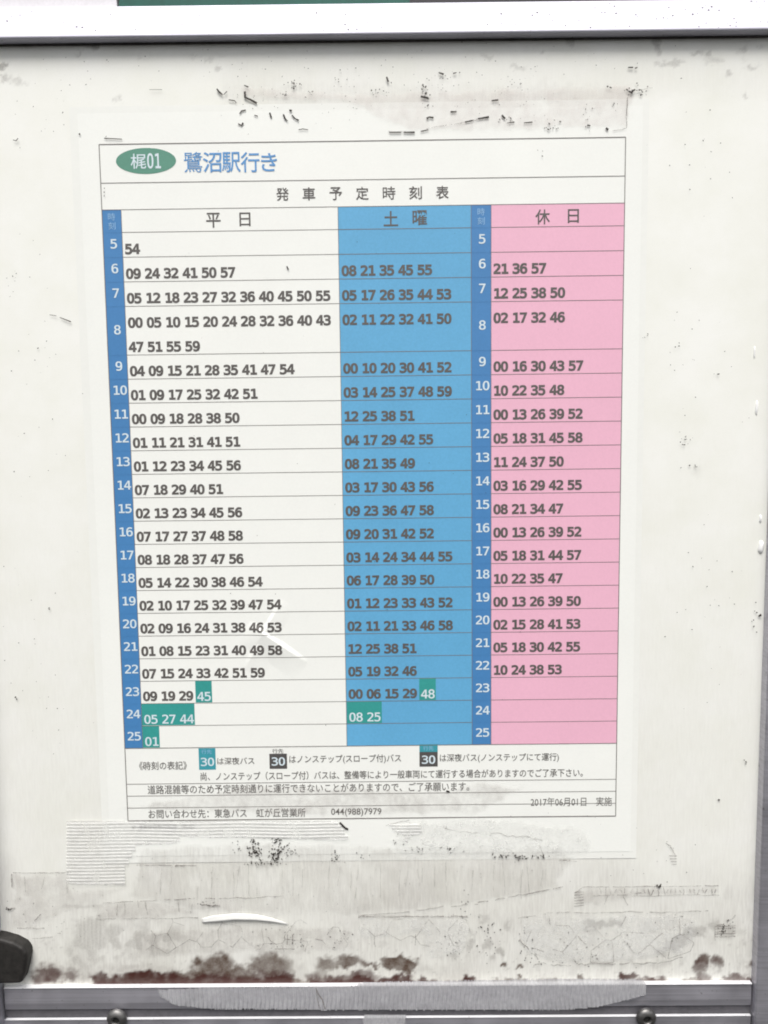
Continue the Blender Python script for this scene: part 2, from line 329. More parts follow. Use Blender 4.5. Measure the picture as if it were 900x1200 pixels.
# rounded dark stop in the corner
pl = [at(x, y, 0.003)[:2] for x, y in ((-14, 1094), (4, 1097), (18, 1101), (29, 1107), (34, 1113), (34.5, 1120), (32, 1134), (28, 1149), (-14, 1150))]
slab('corner_stop', pl, -0.001, 0.005, M['rubber'], case, bev=0.0012, label='rounded black rubber stop')
# screws in the lower ledge
def screw(X, Y):
    c = at(X, Y, 0.003); V = []; F = []; n = 32
    prof = [(0.0039, 0.0024), (0.0039, 0.0030), (0.0036, 0.0036), (0.0029, 0.0041), (0.0019, 0.0044), (0.00165, 0.0044), (0.0016, 0.0030)]
    for r, d in prof: V += [(c[0] + r * math.cos(2 * math.pi * i / n), c[1] + r * math.sin(2 * math.pi * i / n), d) for i in range(n)]
    for k in range(len(prof) - 1): F += [(k * n + i, k * n + (i + 1) % n, (k + 1) * n + (i + 1) % n, (k + 1) * n + i) for i in range(n)]
    h = mesh('screw', V, F, M['steel'], case, smooth=True)
    sx = [(c[0] + 0.00168 * math.cos(math.pi * i / 3 + .4), c[1] + 0.00168 * math.sin(math.pi * i / 3 + .4)) for i in range(6)]
    slab('socket', sx, 0.0022, 0.0031, M['hole'], h)
screw(136.5, 1194); screw(757.5, 1193)

# ------------------------------------------------------------------ the sign board above the top rail
up = empty('upper_sign_board', (0, YT2, 0), 'dark green sign board showing as a thin edge above the top rail', 'sign board')
ya = YT2 + 0.0002; yb = YT2 + 0.05
xa = at(139, 3, 0)[0]; xb = at(480, 3, 0)[0]
slab('green_face', [(xa, ya), (xb, ya), (xb, yb), (xa, yb)], -0.006, -0.0004, M['green'], up)
slab('dark_face', [(xb + .0001, ya), (X1, ya), (X1, yb), (xb + .0001, yb)], -0.006, -0.0005, M['darkstrip'], up)
edge = [(xa - 0.0002 - rnd.random() * 0.0012, ya + (yb - ya) * i / 12) for i in range(13)]
slab('white_sheet', [(X0, ya)] + edge + [(X0, yb)], -0.006, -0.0002, M['offwhite'], up)

# ------------------------------------------------------------------ the timetable
PHI, TW, TH, V0, VU = 0.003, 0.19, 0.25419, 0.03098, 0.00882
cph, sph = math.cos(PHI), math.sin(PHI)
def T(u, v): return (cph * u - sph * v, sph * u + cph * v)
def uv(X, Y):
    p = at(X, Y, 0.0004); return (cph * p[0] + sph * p[1], -sph * p[0] + cph * p[1])
# relief of the laminated sheet: slow waves and one sharp fold
def seg(X0_, Y0_, X1_, Y1_): return np.array(uv(X0_, Y0_)), np.array(uv(X1_, Y1_))
RIDGES = [(*seg(309, 742, 360, 777), 0.0085, 0.0013, 0.00105, 0.0), (*seg(309, 742, 287, 785), 0.0075, 0.0014, 0.00065, 0.0), (*seg(309, 742, 331, 703), 0.0055, 0.0013, 0.00065, 0.0)]
SIDE = [-1, 1, -1]
def relief(u, v, fold=True):
    u = np.asarray(u, float); v = np.asarray(v, float)
    h = 0.00006 * np.sin(u * 31 + 0.7) * np.sin(v * 23 + 1.1) + 0.00003 * np.sin(u * 75 + v * 41)
    R_ = 0
    for (a, b, w1, w2, amp, _), sg in zip(RIDGES, SIDE):
        d = b - a; L = np.hypot(*d); d = d / L; nrm = np.array([-d[1], d[0]]) * sg
        t = ((u - a[0]) * d[0] + (v - a[1]) * d[1]) / L; s = (u - a[0]) * nrm[0] + (v - a[1]) * nrm[1]
        tt = np.clip(t, 0, 1); end = np.where(t < 0, np.clip(1 + t * 3, 0, 1), 1) * (1 - np.clip(t, 0, 1)) ** 0.8
        prof = np.where(s > 0, np.clip(1 - s / w1, 0, 1), np.clip(1 + s / w2, 0, 1))
        R_ = np.maximum(R_, amp * end * prof)
    return h + R_ if fold else h
BASE = 0.00024
def lay(name, VV, FF, off, mat, parent, smooth=False, fold=True):      # VV: (u, v) points laid on the sheet
    if name in ('departure_times', 'row_lines'):        # print that crosses the fold is divided finely enough to follow it
        bm = bmesh.new(); vs = [bm.verts.new((a, b, 0)) for a, b in VV]
        for f in FF:
            try: bm.faces.new([vs[i] for i in f])
            except ValueError: pass
        cx, cy = RIDGES[0][0]
        for _ in range(4):
            ee = [e for e in bm.edges if e.calc_length() > 0.0005 and abs(e.verts[0].co.x - cx) < 0.02 and abs(e.verts[0].co.y - cy) < 0.018]
            if not ee: break
            bmesh.ops.subdivide_edges(bm, edges=ee, cuts=1, use_grid_fill=True); bmesh.ops.triangulate(bm, faces=[f for f in bm.faces if len(f.verts) > 3])
        bm.verts.index_update(); VV = [v.co.xy[:] for v in bm.verts]; FF = [[v.index for v in f.verts] for f in bm.faces]; bm.free()
    VV = np.asarray(VV, float); h = relief(VV[:, 0], VV[:, 1], fold) + BASE + off
    return mesh(name, [(*T(a, b), c) for (a, b), c in zip(VV, h)], FF, mat, parent, smooth=smooth)
def patch(u0, u1, v0, v1, step=0.0015):
    nu = max(1, int(round(abs(u1 - u0) / step))); nv = max(1, int(round(abs(v1 - v0) / step)))
    VV = [(u0 + (u1 - u0) * i / nu, v0 + (v1 - v0) * j / nv) for j in range(nv + 1) for i in range(nu + 1)]
    FF = [(j * (nu + 1) + i, j * (nu + 1) + i + 1, (j + 1) * (nu + 1) + i + 1, (j + 1) * (nu + 1) + i) for j in range(nv) for i in range(nu)]
    return VV, FF
class Acc:
    def __init__(s): s.V = []; s.F = []
    def add(s, VV, FF):
        k = len(s.V); s.V += list(VV); s.F += [tuple(i + k for i in f) for f in FF]; return s
    def lay(s, name, off, mat, parent): return lay(name, s.V, s.F, off, mat, parent)
tt_ = empty('bus_timetable', (*T(0, -TH / 2), 0.0002), 'laminated bus timetable with white, blue and pink columns fixed to the board', 'timetable')
L, Rr, TOP, BOT = -TW / 2, TW / 2, TH / 2, -TH / 2
# clear laminate with rounded corners, then the sheet inside it
fl, fr = uv(107, 700)[0], uv(751, 700)[0]; ft, fb = uv(430, 120)[1], uv(430, 1009)[1]
VV, FF = patch(fl, fr, fb, ft, 0.003)
o = lay('laminate_film', VV, FF, -0.00009, M['laminate'], tt_, fold=False)
pl_, pr_ = uv(116, 700)[0], uv(744, 700)[0]; pt_, pb_ = uv(430, 128)[1], uv(430, 1001)[1]
VV, FF = patch(pl_, pr_, pb_, pt_, 0.001)
lay('paper_sheet', VV, FF, 0.0, M['paper'], tt_, fold=False)

# column dividers in sheet coordinates
def umean(a, b): return (uv(*a)[0] + uv(*b)[0]) / 2
C1 = umean((141.5, 246), (167.5, 873)); C2 = umean((396, 242), (406.5, 873)); C3 = umean((552, 241), (553.5, 872)); C4 = umean((575, 241), (576, 872))
vt = lambda k: TOP - V0 - VU * k                        # top of row k (row 8 counts double)
VH = uv(141, 246)[1]                                    # top of the head row
VEND = vt(22)
OFF_FILL, OFF_CELL, OFF_LINE, OFF_INK = 0.00003, 0.00005, 0.00007, 0.00010
ROWK = {5: 0, 6: 1, 7: 2, 8: 3}
for r in range(9, 26): ROWK[r] = r - 4
# lettering
DIG = {"0":[[[0.412,0.911],[0.355,0.899],[0.308,0.865],[0.272,0.809],[0.246,0.729],[0.23,0.626],[0.225,0.499],[0.23,0.372],[0.246,0.269],[0.272,0.189],[0.308,0.133],[0.355,0.099],[0.412,0.088],[0.47,0.099],[0.518,0.133],[0.554,0.189],[0.58,0.269],[0.595,0.372],[0.601,0.499],[0.595,0.626],[0.58,0.729],[0.554,0.809],[0.518,0.865],[0.47,0.899]],[[0.412,1.018],[0.51,1.003],[0.591,0.959],[0.655,0.887],[0.7,0.785],[0.727,0.656],[0.737,0.499],[0.727,0.342],[0.7,0.213],[0.655,0.112],[0.591,0.039],[0.51,-0.005],[0.412,-0.019],[0.314,-0.005],[0.234,0.039],[0.171,0.112],[0.125,0.213],[0.098,0.342],[0.089,0.499],[0.098,0.656],[0.125,0.785],[0.171,0.887],[0.234,0.959],[0.314,1.003]]],"1":[[[0.181,0.114],[0.391,0.114],[0.391,0.878],[0.165,0.827],[0.165,0.95],[0.39,1.0],[0.525,1.0],[0.525,0.114],[0.733,0.114],[0.733,0.0],[0.181,0.0]]],"2":[[[0.25,0.114],[0.709,0.114],[0.709,0.0],[0.102,0.0],[0.102,0.114],[0.182,0.198],[0.255,0.276],[0.321,0.347],[0.377,0.408],[0.42,0.455],[0.45,0.489],[0.49,0.54],[0.52,0.585],[0.54,0.622],[0.553,0.656],[0.561,0.69],[0.564,0.725],[0.558,0.777],[0.542,0.821],[0.515,0.856],[0.478,0.883],[0.433,0.899],[0.38,0.904],[0.338,0.901],[0.296,0.894],[0.252,0.882],[0.206,0.865],[0.159,0.842],[0.11,0.815],[0.11,0.951],[0.156,0.972],[0.201,0.988],[0.245,1.001],[0.29,1.01],[0.333,1.016],[0.377,1.018],[0.468,1.009],[0.547,0.983],[0.613,0.94],[0.663,0.882],[0.692,0.814],[0.702,0.735],[0.699,0.692],[0.689,0.65],[0.673,0.607],[0.649,0.562],[0.616,0.515],[0.576,0.465],[0.547,0.432],[0.511,0.392],[0.467,0.344],[0.411,0.284],[0.339,0.208]]],"3":[[[0.52,0.535],[0.58,0.513],[0.63,0.482],[0.67,0.442],[0.699,0.394],[0.717,0.339],[0.722,0.276],[0.712,0.19],[0.681,0.118],[0.63,0.059],[0.56,0.016],[0.474,-0.011],[0.373,-0.019],[0.327,-0.018],[0.28,-0.014],[0.232,-0.007],[0.185,0.003],[0.138,0.015],[0.092,0.03],[0.092,0.165],[0.137,0.143],[0.182,0.125],[0.226,0.112],[0.27,0.102],[0.314,0.096],[0.358,0.094],[0.427,0.1],[0.484,0.117],[0.529,0.145],[0.562,0.183],[0.582,0.231],[0.589,0.289],[0.582,0.343],[0.562,0.389],[0.529,0.428],[0.485,0.456],[0.431,0.473],[0.368,0.479],[0.264,0.479],[0.264,0.59],[0.368,0.59],[0.425,0.594],[0.474,0.608],[0.513,0.631],[0.542,0.662],[0.559,0.7],[0.565,0.745],[0.56,0.792],[0.544,0.831],[0.517,0.863],[0.48,0.886],[0.434,0.899],[0.378,0.904],[0.338,0.902],[0.297,0.898],[0.255,0.891],[0.212,0.88],[0.168,0.867],[0.122,0.85],[0.122,0.975],[0.174,0.988],[0.222,0.999],[0.266,1.007],[0.307,1.013],[0.344,1.017],[0.378,1.018],[0.469,1.01],[0.547,0.985],[0.612,0.944],[0.66,0.89],[0.689,0.825],[0.699,0.75],[0.694,0.698],[0.679,0.652],[0.653,0.613],[0.618,0.58],[0.573,0.554]]],"4":[[[0.492,0.876],[0.177,0.348],[0.492,0.348]],[[0.47,1.0],[0.627,1.0],[0.627,0.348],[0.76,0.348],[0.76,0.238],[0.627,0.238],[0.627,0.0],[0.492,0.0],[0.492,0.238],[0.068,0.238],[0.068,0.366]]],"5":[[[0.139,1.0],[0.645,1.0],[0.645,0.886],[0.262,0.886],[0.262,0.64],[0.281,0.647],[0.3,0.652],[0.32,0.656],[0.339,0.659],[0.359,0.66],[0.378,0.661],[0.475,0.651],[0.557,0.62],[0.625,0.569],[0.675,0.501],[0.706,0.418],[0.716,0.321],[0.705,0.223],[0.673,0.14],[0.62,0.072],[0.549,0.021],[0.462,-0.009],[0.36,-0.019],[0.308,-0.018],[0.259,-0.015],[0.214,-0.009],[0.171,-0.0],[0.132,0.01],[0.096,0.023],[0.096,0.161],[0.137,0.14],[0.178,0.124],[0.22,0.111],[0.261,0.102],[0.304,0.096],[0.347,0.094],[0.416,0.101],[0.473,0.121],[0.519,0.153],[0.553,0.198],[0.573,0.254],[0.58,0.321],[0.573,0.387],[0.552,0.442],[0.517,0.487],[0.47,0.521],[0.412,0.54],[0.343,0.547],[0.307,0.546],[0.272,0.542],[0.237,0.535],[0.203,0.525],[0.17,0.513],[0.139,0.498]]],"6":[[[0.664,0.978],[0.664,0.853],[0.635,0.868],[0.605,0.881],[0.574,0.891],[0.542,0.898],[0.509,0.903],[0.475,0.904],[0.396,0.893],[0.331,0.861],[0.28,0.807],[0.243,0.733],[0.221,0.638],[0.214,0.522],[0.238,0.563],[0.267,0.598],[0.303,0.625],[0.342,0.645],[0.386,0.657],[0.433,0.661],[0.522,0.651],[0.597,0.621],[0.657,0.572],[0.701,0.505],[0.728,0.421],[0.737,0.321],[0.727,0.221],[0.7,0.137],[0.655,0.07],[0.593,0.02],[0.516,-0.01],[0.425,-0.019],[0.319,-0.006],[0.234,0.036],[0.17,0.105],[0.125,0.205],[0.098,0.336],[0.089,0.499],[0.1,0.654],[0.132,0.783],[0.186,0.885],[0.261,0.959],[0.355,1.003],[0.469,1.018],[0.502,1.017],[0.535,1.013],[0.568,1.007],[0.6,0.999],[0.632,0.99]],[[0.423,0.555],[0.369,0.548],[0.324,0.527],[0.287,0.493],[0.259,0.446],[0.243,0.389],[0.237,0.321],[0.243,0.253],[0.259,0.195],[0.287,0.149],[0.324,0.114],[0.369,0.093],[0.423,0.086],[0.477,0.093],[0.523,0.113],[0.558,0.146],[0.583,0.191],[0.598,0.25],[0.603,0.321],[0.598,0.392],[0.583,0.45],[0.558,0.496],[0.523,0.529],[0.477,0.549]]],"7":[[[0.093,1.0],[0.722,1.0],[0.722,0.942],[0.365,0.0],[0.224,0.0],[0.572,0.886],[0.093,0.886]]],"8":[[[0.412,0.475],[0.357,0.469],[0.31,0.452],[0.273,0.424],[0.246,0.386],[0.229,0.338],[0.224,0.281],[0.229,0.224],[0.246,0.176],[0.274,0.138],[0.311,0.109],[0.357,0.092],[0.412,0.086],[0.469,0.092],[0.515,0.109],[0.553,0.137],[0.58,0.175],[0.596,0.224],[0.602,0.281],[0.596,0.338],[0.58,0.385],[0.552,0.424],[0.514,0.452],[0.468,0.469]],[[0.295,0.531],[0.241,0.55],[0.196,0.577],[0.16,0.613],[0.133,0.656],[0.117,0.705],[0.111,0.759],[0.12,0.833],[0.147,0.896],[0.192,0.948],[0.253,0.987],[0.326,1.01],[0.412,1.018],[0.499,1.01],[0.573,0.987],[0.633,0.948],[0.678,0.896],[0.705,0.833],[0.714,0.759],[0.709,0.705],[0.693,0.656],[0.666,0.613],[0.629,0.577],[0.584,0.55],[0.531,0.531],[0.593,0.511],[0.644,0.482],[0.685,0.442],[0.714,0.393],[0.732,0.335],[0.738,0.269],[0.728,0.185],[0.7,0.114],[0.652,0.057],[0.587,0.015],[0.507,-0.011],[0.412,-0.019],[0.318,-0.011],[0.239,0.014],[0.174,0.057],[0.126,0.114],[0.097,0.184],[0.088,0.267],[0.094,0.334],[0.111,0.392],[0.141,0.442],[0.182,0.481],[0.233,0.511]],[[0.246,0.746],[0.251,0.697],[0.265,0.656],[0.289,0.623],[0.321,0.6],[0.363,0.586],[0.412,0.581],[0.463,0.586],[0.504,0.6],[0.537,0.623],[0.561,0.656],[0.575,0.697],[0.58,0.746],[0.575,0.796],[0.561,0.838],[0.537,0.87],[0.505,0.894],[0.463,0.909],[0.412,0.913],[0.363,0.909],[0.321,0.894],[0.289,0.87],[0.265,0.837],[0.251,0.796]]],"9":[[[0.399,0.443],[0.453,0.45],[0.498,0.471],[0.535,0.506],[0.562,0.552],[0.578,0.61],[0.584,0.678],[0.578,0.746],[0.562,0.803],[0.535,0.85],[0.498,0.884],[0.453,0.905],[0.399,0.912],[0.344,0.905],[0.299,0.886],[0.264,0.853],[0.239,0.807],[0.223,0.749],[0.218,0.678],[0.223,0.606],[0.238,0.548],[0.263,0.502],[0.299,0.469],[0.344,0.45]],[[0.158,0.021],[0.158,0.145],[0.187,0.13],[0.217,0.117],[0.248,0.107],[0.28,0.1],[0.313,0.096],[0.347,0.094],[0.426,0.105],[0.49,0.137],[0.541,0.191],[0.578,0.266],[0.6,0.361],[0.607,0.476],[0.584,0.435],[0.554,0.401],[0.519,0.373],[0.479,0.353],[0.436,0.341],[0.388,0.337],[0.299,0.347],[0.225,0.377],[0.164,0.427],[0.12,0.494],[0.094,0.578],[0.085,0.679],[0.094,0.778],[0.121,0.862],[0.166,0.929],[0.228,0.978],[0.305,1.008],[0.396,1.018],[0.502,1.004],[0.587,0.962],[0.652,0.893],[0.697,0.793],[0.724,0.662],[0.733,0.499],[0.722,0.344],[0.689,0.215],[0.635,0.113],[0.56,0.04],[0.466,-0.005],[0.352,-0.019],[0.32,-0.018],[0.287,-0.015],[0.254,-0.009],[0.221,-0.001],[0.189,0.009]]]}
def curve_mesh(c):
    o = bpy.data.objects.new('t', c); COL.objects.link(o); bpy.context.view_layer.update()
    me = o.evaluated_get(bpy.context.evaluated_depsgraph_get()).to_mesh()
    V = [(v.co.x, v.co.y) for v in me.vertices]; F = [tuple(p.vertices) for p in me.polygons]
    o.to_mesh_clear(); bpy.data.objects.remove(o); bpy.data.curves.remove(c)
    return V, F
DIG['9'] = [[[round(0.826 - x, 3), round(1 - y, 3)] for x, y in p] for p in DIG['6']]
def eight():                                            # outline of the figure 8 from two rounded lobes
    right = []
    for i in range(33):
        y = -0.019 + 1.037 * (0.5 - 0.5 * math.cos(math.pi * i / 32))
        lobe = lambda c_, rx, ry: rx * math.sqrt(max(0.0, 1 - abs((y - c_) / ry) ** 2.3))
        right.append((max(lobe(0.262, 0.322, 0.281), lobe(0.758, 0.292, 0.260), 0.03), y))
    return [[0.413 + w_, y] for w_, y in right] + [[0.413 - w_, y] for w_, y in right[::-1]]
DIG['8'] = [eight()] + sorted(DIG['8'], key=len)[:2]
def fatten(sps, off):                                   # heavier strokes: outlines move out, counters move in
    area = lambda p: sum(p[i][0] * p[(i + 1) % len(p)][1] - p[(i + 1) % len(p)][0] * p[i][1] for i in range(len(p))) / 2
    clean = []
    for p in sps:
        q = [p[0]]
        for a in p[1:]:
            if math.hypot(a[0] - q[-1][0], a[1] - q[-1][1]) > 0.006: q.append(a)
        if math.hypot(q[0][0] - q[-1][0], q[0][1] - q[-1][1]) < 0.006: q.pop()
        clean.append(q)
    big = max(abs(area(p)) for p in clean); out = []
    for p in clean:
        sg = (1 if area(p) > 0 else -1) * (1 if abs(area(p)) > big * 0.999 else -1); m = len(p); r = []
        for i in range(m):
            a, b, c_ = p[i - 1], p[i], p[(i + 1) % m]
            e1 = Vector((b[0] - a[0], b[1] - a[1])).normalized(); e2 = Vector((c_[0] - b[0], c_[1] - b[1])).normalized()
            n1 = Vector((e1.y, -e1.x)); n2 = Vector((e2.y, -e2.x)); nn = (n1 + n2)
            if nn.length < 1e-4: nn = n1.copy()
            nn.normalize(); k = off / max(0.55, nn.dot(n1)); r.append((b[0] + nn.x * k * sg, b[1] + nn.y * k * sg))
        out.append(r)
    return out
GL = {}
for ch, sps in DIG.items():
    for bold, off in (('b', 0.062), ('r', 0.024)):
        c = bpy.data.curves.new('g', 'CURVE'); c.dimensions = '2D'; c.fill_mode = 'FRONT'
        for pts in fatten(sps, off):
            s = c.splines.new('POLY'); s.points.add(len(pts) - 1); s.use_cyclic_u = True
            for p_, q_ in zip(s.points, pts): p_.co = (q_[0], q_[1], 0, 1)
        GL[ch, bold] = curve_mesh(c)
def digits(acc, txt, u, v, cap=0.00335, pitch=0.00272, space=0.00150, bold='b', xs=1.0):
    """figures set from (u, v) = left end of the base line"""
    for ch in txt:
        if ch == ' ': u += space; continue
        V, F = GL[ch, bold]
        sx = pitch / 0.76 * xs
        acc.add([(u + (x - 0.41) * sx + pitch / 2, v + y * cap) for x, y in V], F); u += pitch
    return u
def words(acc, body, u0, vc, u1=None, h=None, bold=0.0, spacing=1.0):
    """a line of print: left end u0, middle height vc, right end u1, glyph height h"""
    c = bpy.data.curves.new('g', 'FONT'); c.body = body; c.size = 1.0; c.offset = bold; c.space_character = spacing; c.resolution_u = 3
    V, F = curve_mesh(c); A = np.array(V)
    x0, y0 = A.min(0); x1, y1 = A.max(0)
    sy = h / (y1 - y0); sx = sy if u1 is None else (u1 - u0) / (x1 - x0)
    acc.add([(u0 + (x - x0) * sx, vc + (y - (y0 + y1) / 2) * sy) for x, y in V], F)
def ruleh(acc, u0, u1, v, wd=0.00022):
    VV, FF = patch(u0, u1, v - wd / 2, v + wd / 2, 0.0007); acc.add(VV, FF)
def rulev(acc, u, v0, v1, wd=0.00022):
    VV, FF = patch(u - wd / 2, u + wd / 2, min(v0, v1), max(v0, v1), 0.0007); acc.add(VV, FF)

WEEK = {5: '54', 6: '09 24 32 41 50 57', 7: '05 12 18 23 27 32 36 40 45 50 55', 8: '00 05 10 15 20 24 28 32 36 40 43|47 51 55 59', 9: '04 09 15 21 28 35 41 47 54',
        10: '01 09 17 25 32 42 51', 11: '00 09 18 28 38 50', 12: '01 11 21 31 41 51', 13: '01 12 23 34 45 56', 14: '07 18 29 40 51', 15: '02 13 23 34 45 56',
        16: '07 17 27 37 48 58', 17: '08 18 28 37 47 56', 18: '05 14 22 30 38 46 54', 19: '02 10 17 25 32 39 47 54', 20: '02 09 16 24 31 38 46 53',
        21: '01 08 15 23 31 40 49 58', 22: '07 15 24 33 42 51 59', 23: '09 19 29 *45', 24: '*05 27 44', 25: '*01'}
SAT = {6: '08 21 35 45 55', 7: '05 17 26 35 44 53', 8: '02 11 22 32 41 50', 9: '00 10 20 30 41 52', 10: '03 14 25 37 48 59', 11: '12 25 38 51', 12: '04 17 29 42 55',
       13: '08 21 35 49', 14: '03 17 30 43 56', 15: '09 23 36 47 58', 16: '09 20 31 42 52', 17: '03 14 24 34 44 55', 18: '06 17 28 39 50', 19: '01 12 23 33 43 52',
       20: '02 11 21 33 46 58', 21: '12 25 38 51', 22: '05 19 32 46', 23: '00 06 15 29 *48', 24: '*08 25'}
HOL = {6: '21 36 57', 7: '12 25 38 50', 8: '02 17 32 46', 9: '00 16 30 43 57', 10: '10 22 35 48', 11: '00 13 26 39 52', 12: '05 18 31 45 58', 13: '11 24 37 50',
       14: '03 16 29 42 55', 15: '08 21 34 47', 16: '00 13 26 39 52', 17: '05 18 31 44 57', 18: '10 22 35 47', 19: '00 13 26 39 50', 20: '02 15 28 41 53', 21: '05 18 30 42 55', 22: '10 24 38 53'}
PAIR = 2 * 0.00272 + 0.00150
def column(name, label, u0, u1, mat, head, times, headu, headh):
    VV, FF = patch(u0, u1, VEND, VH, 0.0005 if mat == 'paper' else 0.0015)
    o = lay(name, VV, FF, OFF_FILL, M[mat], tt_); o['label'] = label
    a = Acc()
    for (X_, Y_), chh in zip(headu, head):
        u, v = uv(X_, Y_); words(a, chh, u - headh / 2, v, u + headh / 2 if chh != '日' else u + headh * 0.36, headh, 0.012) if chh != '日' else words(a, chh, u - headh * 0.38, v, u + headh * 0.38, headh * 0.92, 0.010)
    a.lay('column_heading', OFF_INK, M['ink'], o)
    ln = Acc(); ruleh(ln, u0, u1, vt(0))
    for r in range(6, 26): ruleh(ln, u0, u1, vt(ROWK[r]))
    ln.lay('row_lines', OFF_LINE, M['line'], o)
    ink = Acc(); pale = Acc(); cells = []
    for r, txt in times.items():
        for li, part in enumerate(txt.split('|')):
            k = ROWK[r] + li; v = vt(k + 1) + 0.00125; u = u0 + 0.00085
            if '*' in part:
                pre, post = part.split('*'); u2 = u + (len(pre) // 3) * PAIR
                if pre: digits(ink, pre.strip(), u, v)
                npair = len(post.split()); digits(pale, post, u2, v - 0.0003, bold='r')
                cells.append((u2 - 0.0006 if pre else u0 + 0.0001, u2 + npair * PAIR - 0.0012, vt(k + 1) + 0.0002, vt(k) - 0.0001))
            else: digits(ink, part, u, v)
    ink.lay('departure_times', OFF_INK, M['ink'], o)
    for c_ in cells:
        VV, FF = patch(*c_, 0.0015); lay('night_bus_cell', VV, FF, OFF_CELL, M['teal'], o)['label'] = 'teal cell behind late night departures'
    if pale.V: pale.lay('night_bus_times', OFF_INK, M['paleink'], o)
    return o
column('weekday_column', 'white weekday column with a sharp fold', C1, C2, 'paper', '平日', WEEK, ((250, 258), (287, 257)), 0.0053)
column('saturday_column', 'blue saturday column', C2 + 0.0001, C3, 'blue', '土曜', SAT, ((458, 256), (492, 255)), 0.0053)
column('holiday_column', 'pink holiday column', C4, Rr, 'pink', '休日', HOL, ((636, 254), (672, 253)), 0.0053)
def hours(u0, u1, label):
    VV, FF = patch(u0, u1, VEND, VH, 0.0012); o = lay('hour_column', VV, FF, OFF_FILL, M['deep'], tt_); o['label'] = label
    a = Acc(); uc = (u0 + u1) / 2
    for r in range(5, 26):
        k = ROWK[r]; v = vt(k + (1.0 if r == 8 else 0.5)); t = str(r); wd = 0.00272 * len(t)
        digits(a, t, uc - wd / 2 + 0.0004, v - 0.0013 + 0.0001, 0.0032, bold='r')
    a.lay('hour_numbers', OFF_INK, M['paleink'], o)
    d_ = Acc()
    words(d_, '時', uc - 0.0013, (VH + vt(0)) / 2 + 0.0016, uc + 0.0013, 0.0026); words(d_, '刻', uc - 0.0013, (VH + vt(0)) / 2 - 0.0016, uc + 0.0013, 0.0026)
    d_.lay('column_heading', OFF_INK, M['dimink'], o)
    ln = Acc()
    for r in range(6, 26): ruleh(ln, u0, u1, vt(ROWK[r]), 0.00016)
    ruleh(ln, u0, u1, vt(0), 0.00016); ln.lay('row_lines', OFF_LINE, M['deep'], o)
hours(L, C1 - 0.0001, 'deep blue hour column beside the weekday column')
hours(C3 + 0.0001, C4 - 0.0001, 'deep blue hour column beside the holiday column')

# outer frame and the ruled lines of the head and the foot
fr_ = Acc()
ruleh(fr_, L, Rr, TOP, .0003); ruleh(fr_, L, Rr, BOT, .0004); rulev(fr_, L, BOT, TOP, .0003); rulev(fr_, Rr, BOT, TOP, .0003)
for Y in (214.5, 246): ruleh(fr_, L, Rr, uv(118, Y)[1])
ruleh(fr_, L, Rr, VEND, .00026)
for Y in (919, 933, 947): ruleh(fr_, L, Rr, uv(151, Y)[1])
for u in (C1, C2, C3, C4): rulev(fr_, u, VEND, VH, .0002)
fr_.lay('table_rules', OFF_LINE + 0.00001, M['line'], tt_)

# head: route badge, destination, title
cu, cv = uv(171, 188.5); n = 48
VV = [(cu, cv)]; FF = []
for rr in (0.5, 1.0): VV += [(cu + 0.0109 * rr * math.cos(2 * math.pi * i / n), cv + 0.00455 * rr * math.sin(2 * math.pi * i / n)) for i in range(n)]
FF = [(0, 1 + i, 1 + (i + 1) % n) for i in range(n)] + [(1 + i, 1 + n + i, 1 + n + (i + 1) % n, 1 + (i + 1) % n) for i in range(n)]
bd = lay('route_badge', VV, FF, OFF_CELL, M['oval'], tt_); bd['label'] = 'green oval route badge'
a = Acc(); words(a, '梶', uv(153, 189)[0], uv(153, 189)[1], uv(171, 189)[0], 0.0053, 0.006)
for i, chh in enumerate('01'):
    u, v = uv(172.5 + i * 8.6, 188.5); V, F = GL[chh, 'r']; a.add([(u + (x - 0.08) * 0.0033, v + (y - .5) * 0.0050) for x, y in V], F)
a.lay('badge_lettering', OFF_INK, M['paleink'], bd)
a = Acc(); 
for i, chh in enumerate('鷺沼駅行き'):
    u, v = uv(226.5 + i * 22.2, 190); hw = 0.0034 if chh != 'き' else 0.0029; words(a, chh, u - hw, v, u + hw, 0.0071 if chh != 'き' else 0.0064, 0.001 if chh == '鷺' else 0.010)
a.lay('destination_lettering', OFF_INK, M['blueink'], tt_)
a = Acc()
for chh, X_ in zip('発車予定時刻表', (331, 362, 393.5, 424.5, 456, 487, 518.5)):
    u, v = uv(X_, 227.5 - (X_ - 331) * 0.012); words(a, chh, u - 0.0023, v, u + 0.0023, 0.0046, 0.005 if chh == '時' else 0.010)
a.lay('title_lettering', OFF_INK, M['ink'], tt_)

# foot: legend and notes
def cellpx(name, x0, y0, x1, y1, mat):
    (ua, va), (ub, vb) = uv(x0, y0), uv(x1, y1); VV, FF = patch(ua, ub, vb, va, 0.002); return lay(name, VV, FF, OFF_CELL, M[mat], tt_)
def n30(parent, x, y, mat='paleink'):
    a = Acc(); u, v = uv(x, y); digits(a, '30', u, v, 0.0031, bold='r'); a.lay('legend_number', OFF_INK, M[mat], parent)
c1 = cellpx('legend_cell', 232.5, 877, 253, 902, 'tealblue'); c1['label'] = 'teal legend square with the number 30'
n30(c1, 235, 897.5); a = Acc(); words(a, '行先', uv(236, 881)[0], uv(236, 881)[1], uv(248, 881)[0], 0.0018); a.lay('legend_caption', OFF_INK, M['dimink'], c1)
c2 = cellpx('legend_cell', 315.5, 883.5, 336.5, 901, 'greyink'); c2['label'] = 'dark grey legend square with the number 30'
n30(c2, 318, 897)
c3 = cellpx('legend_cell', 491.5, 881.5, 513, 898.5, 'greyink'); c3['label'] = 'dark grey legend square under a teal band'
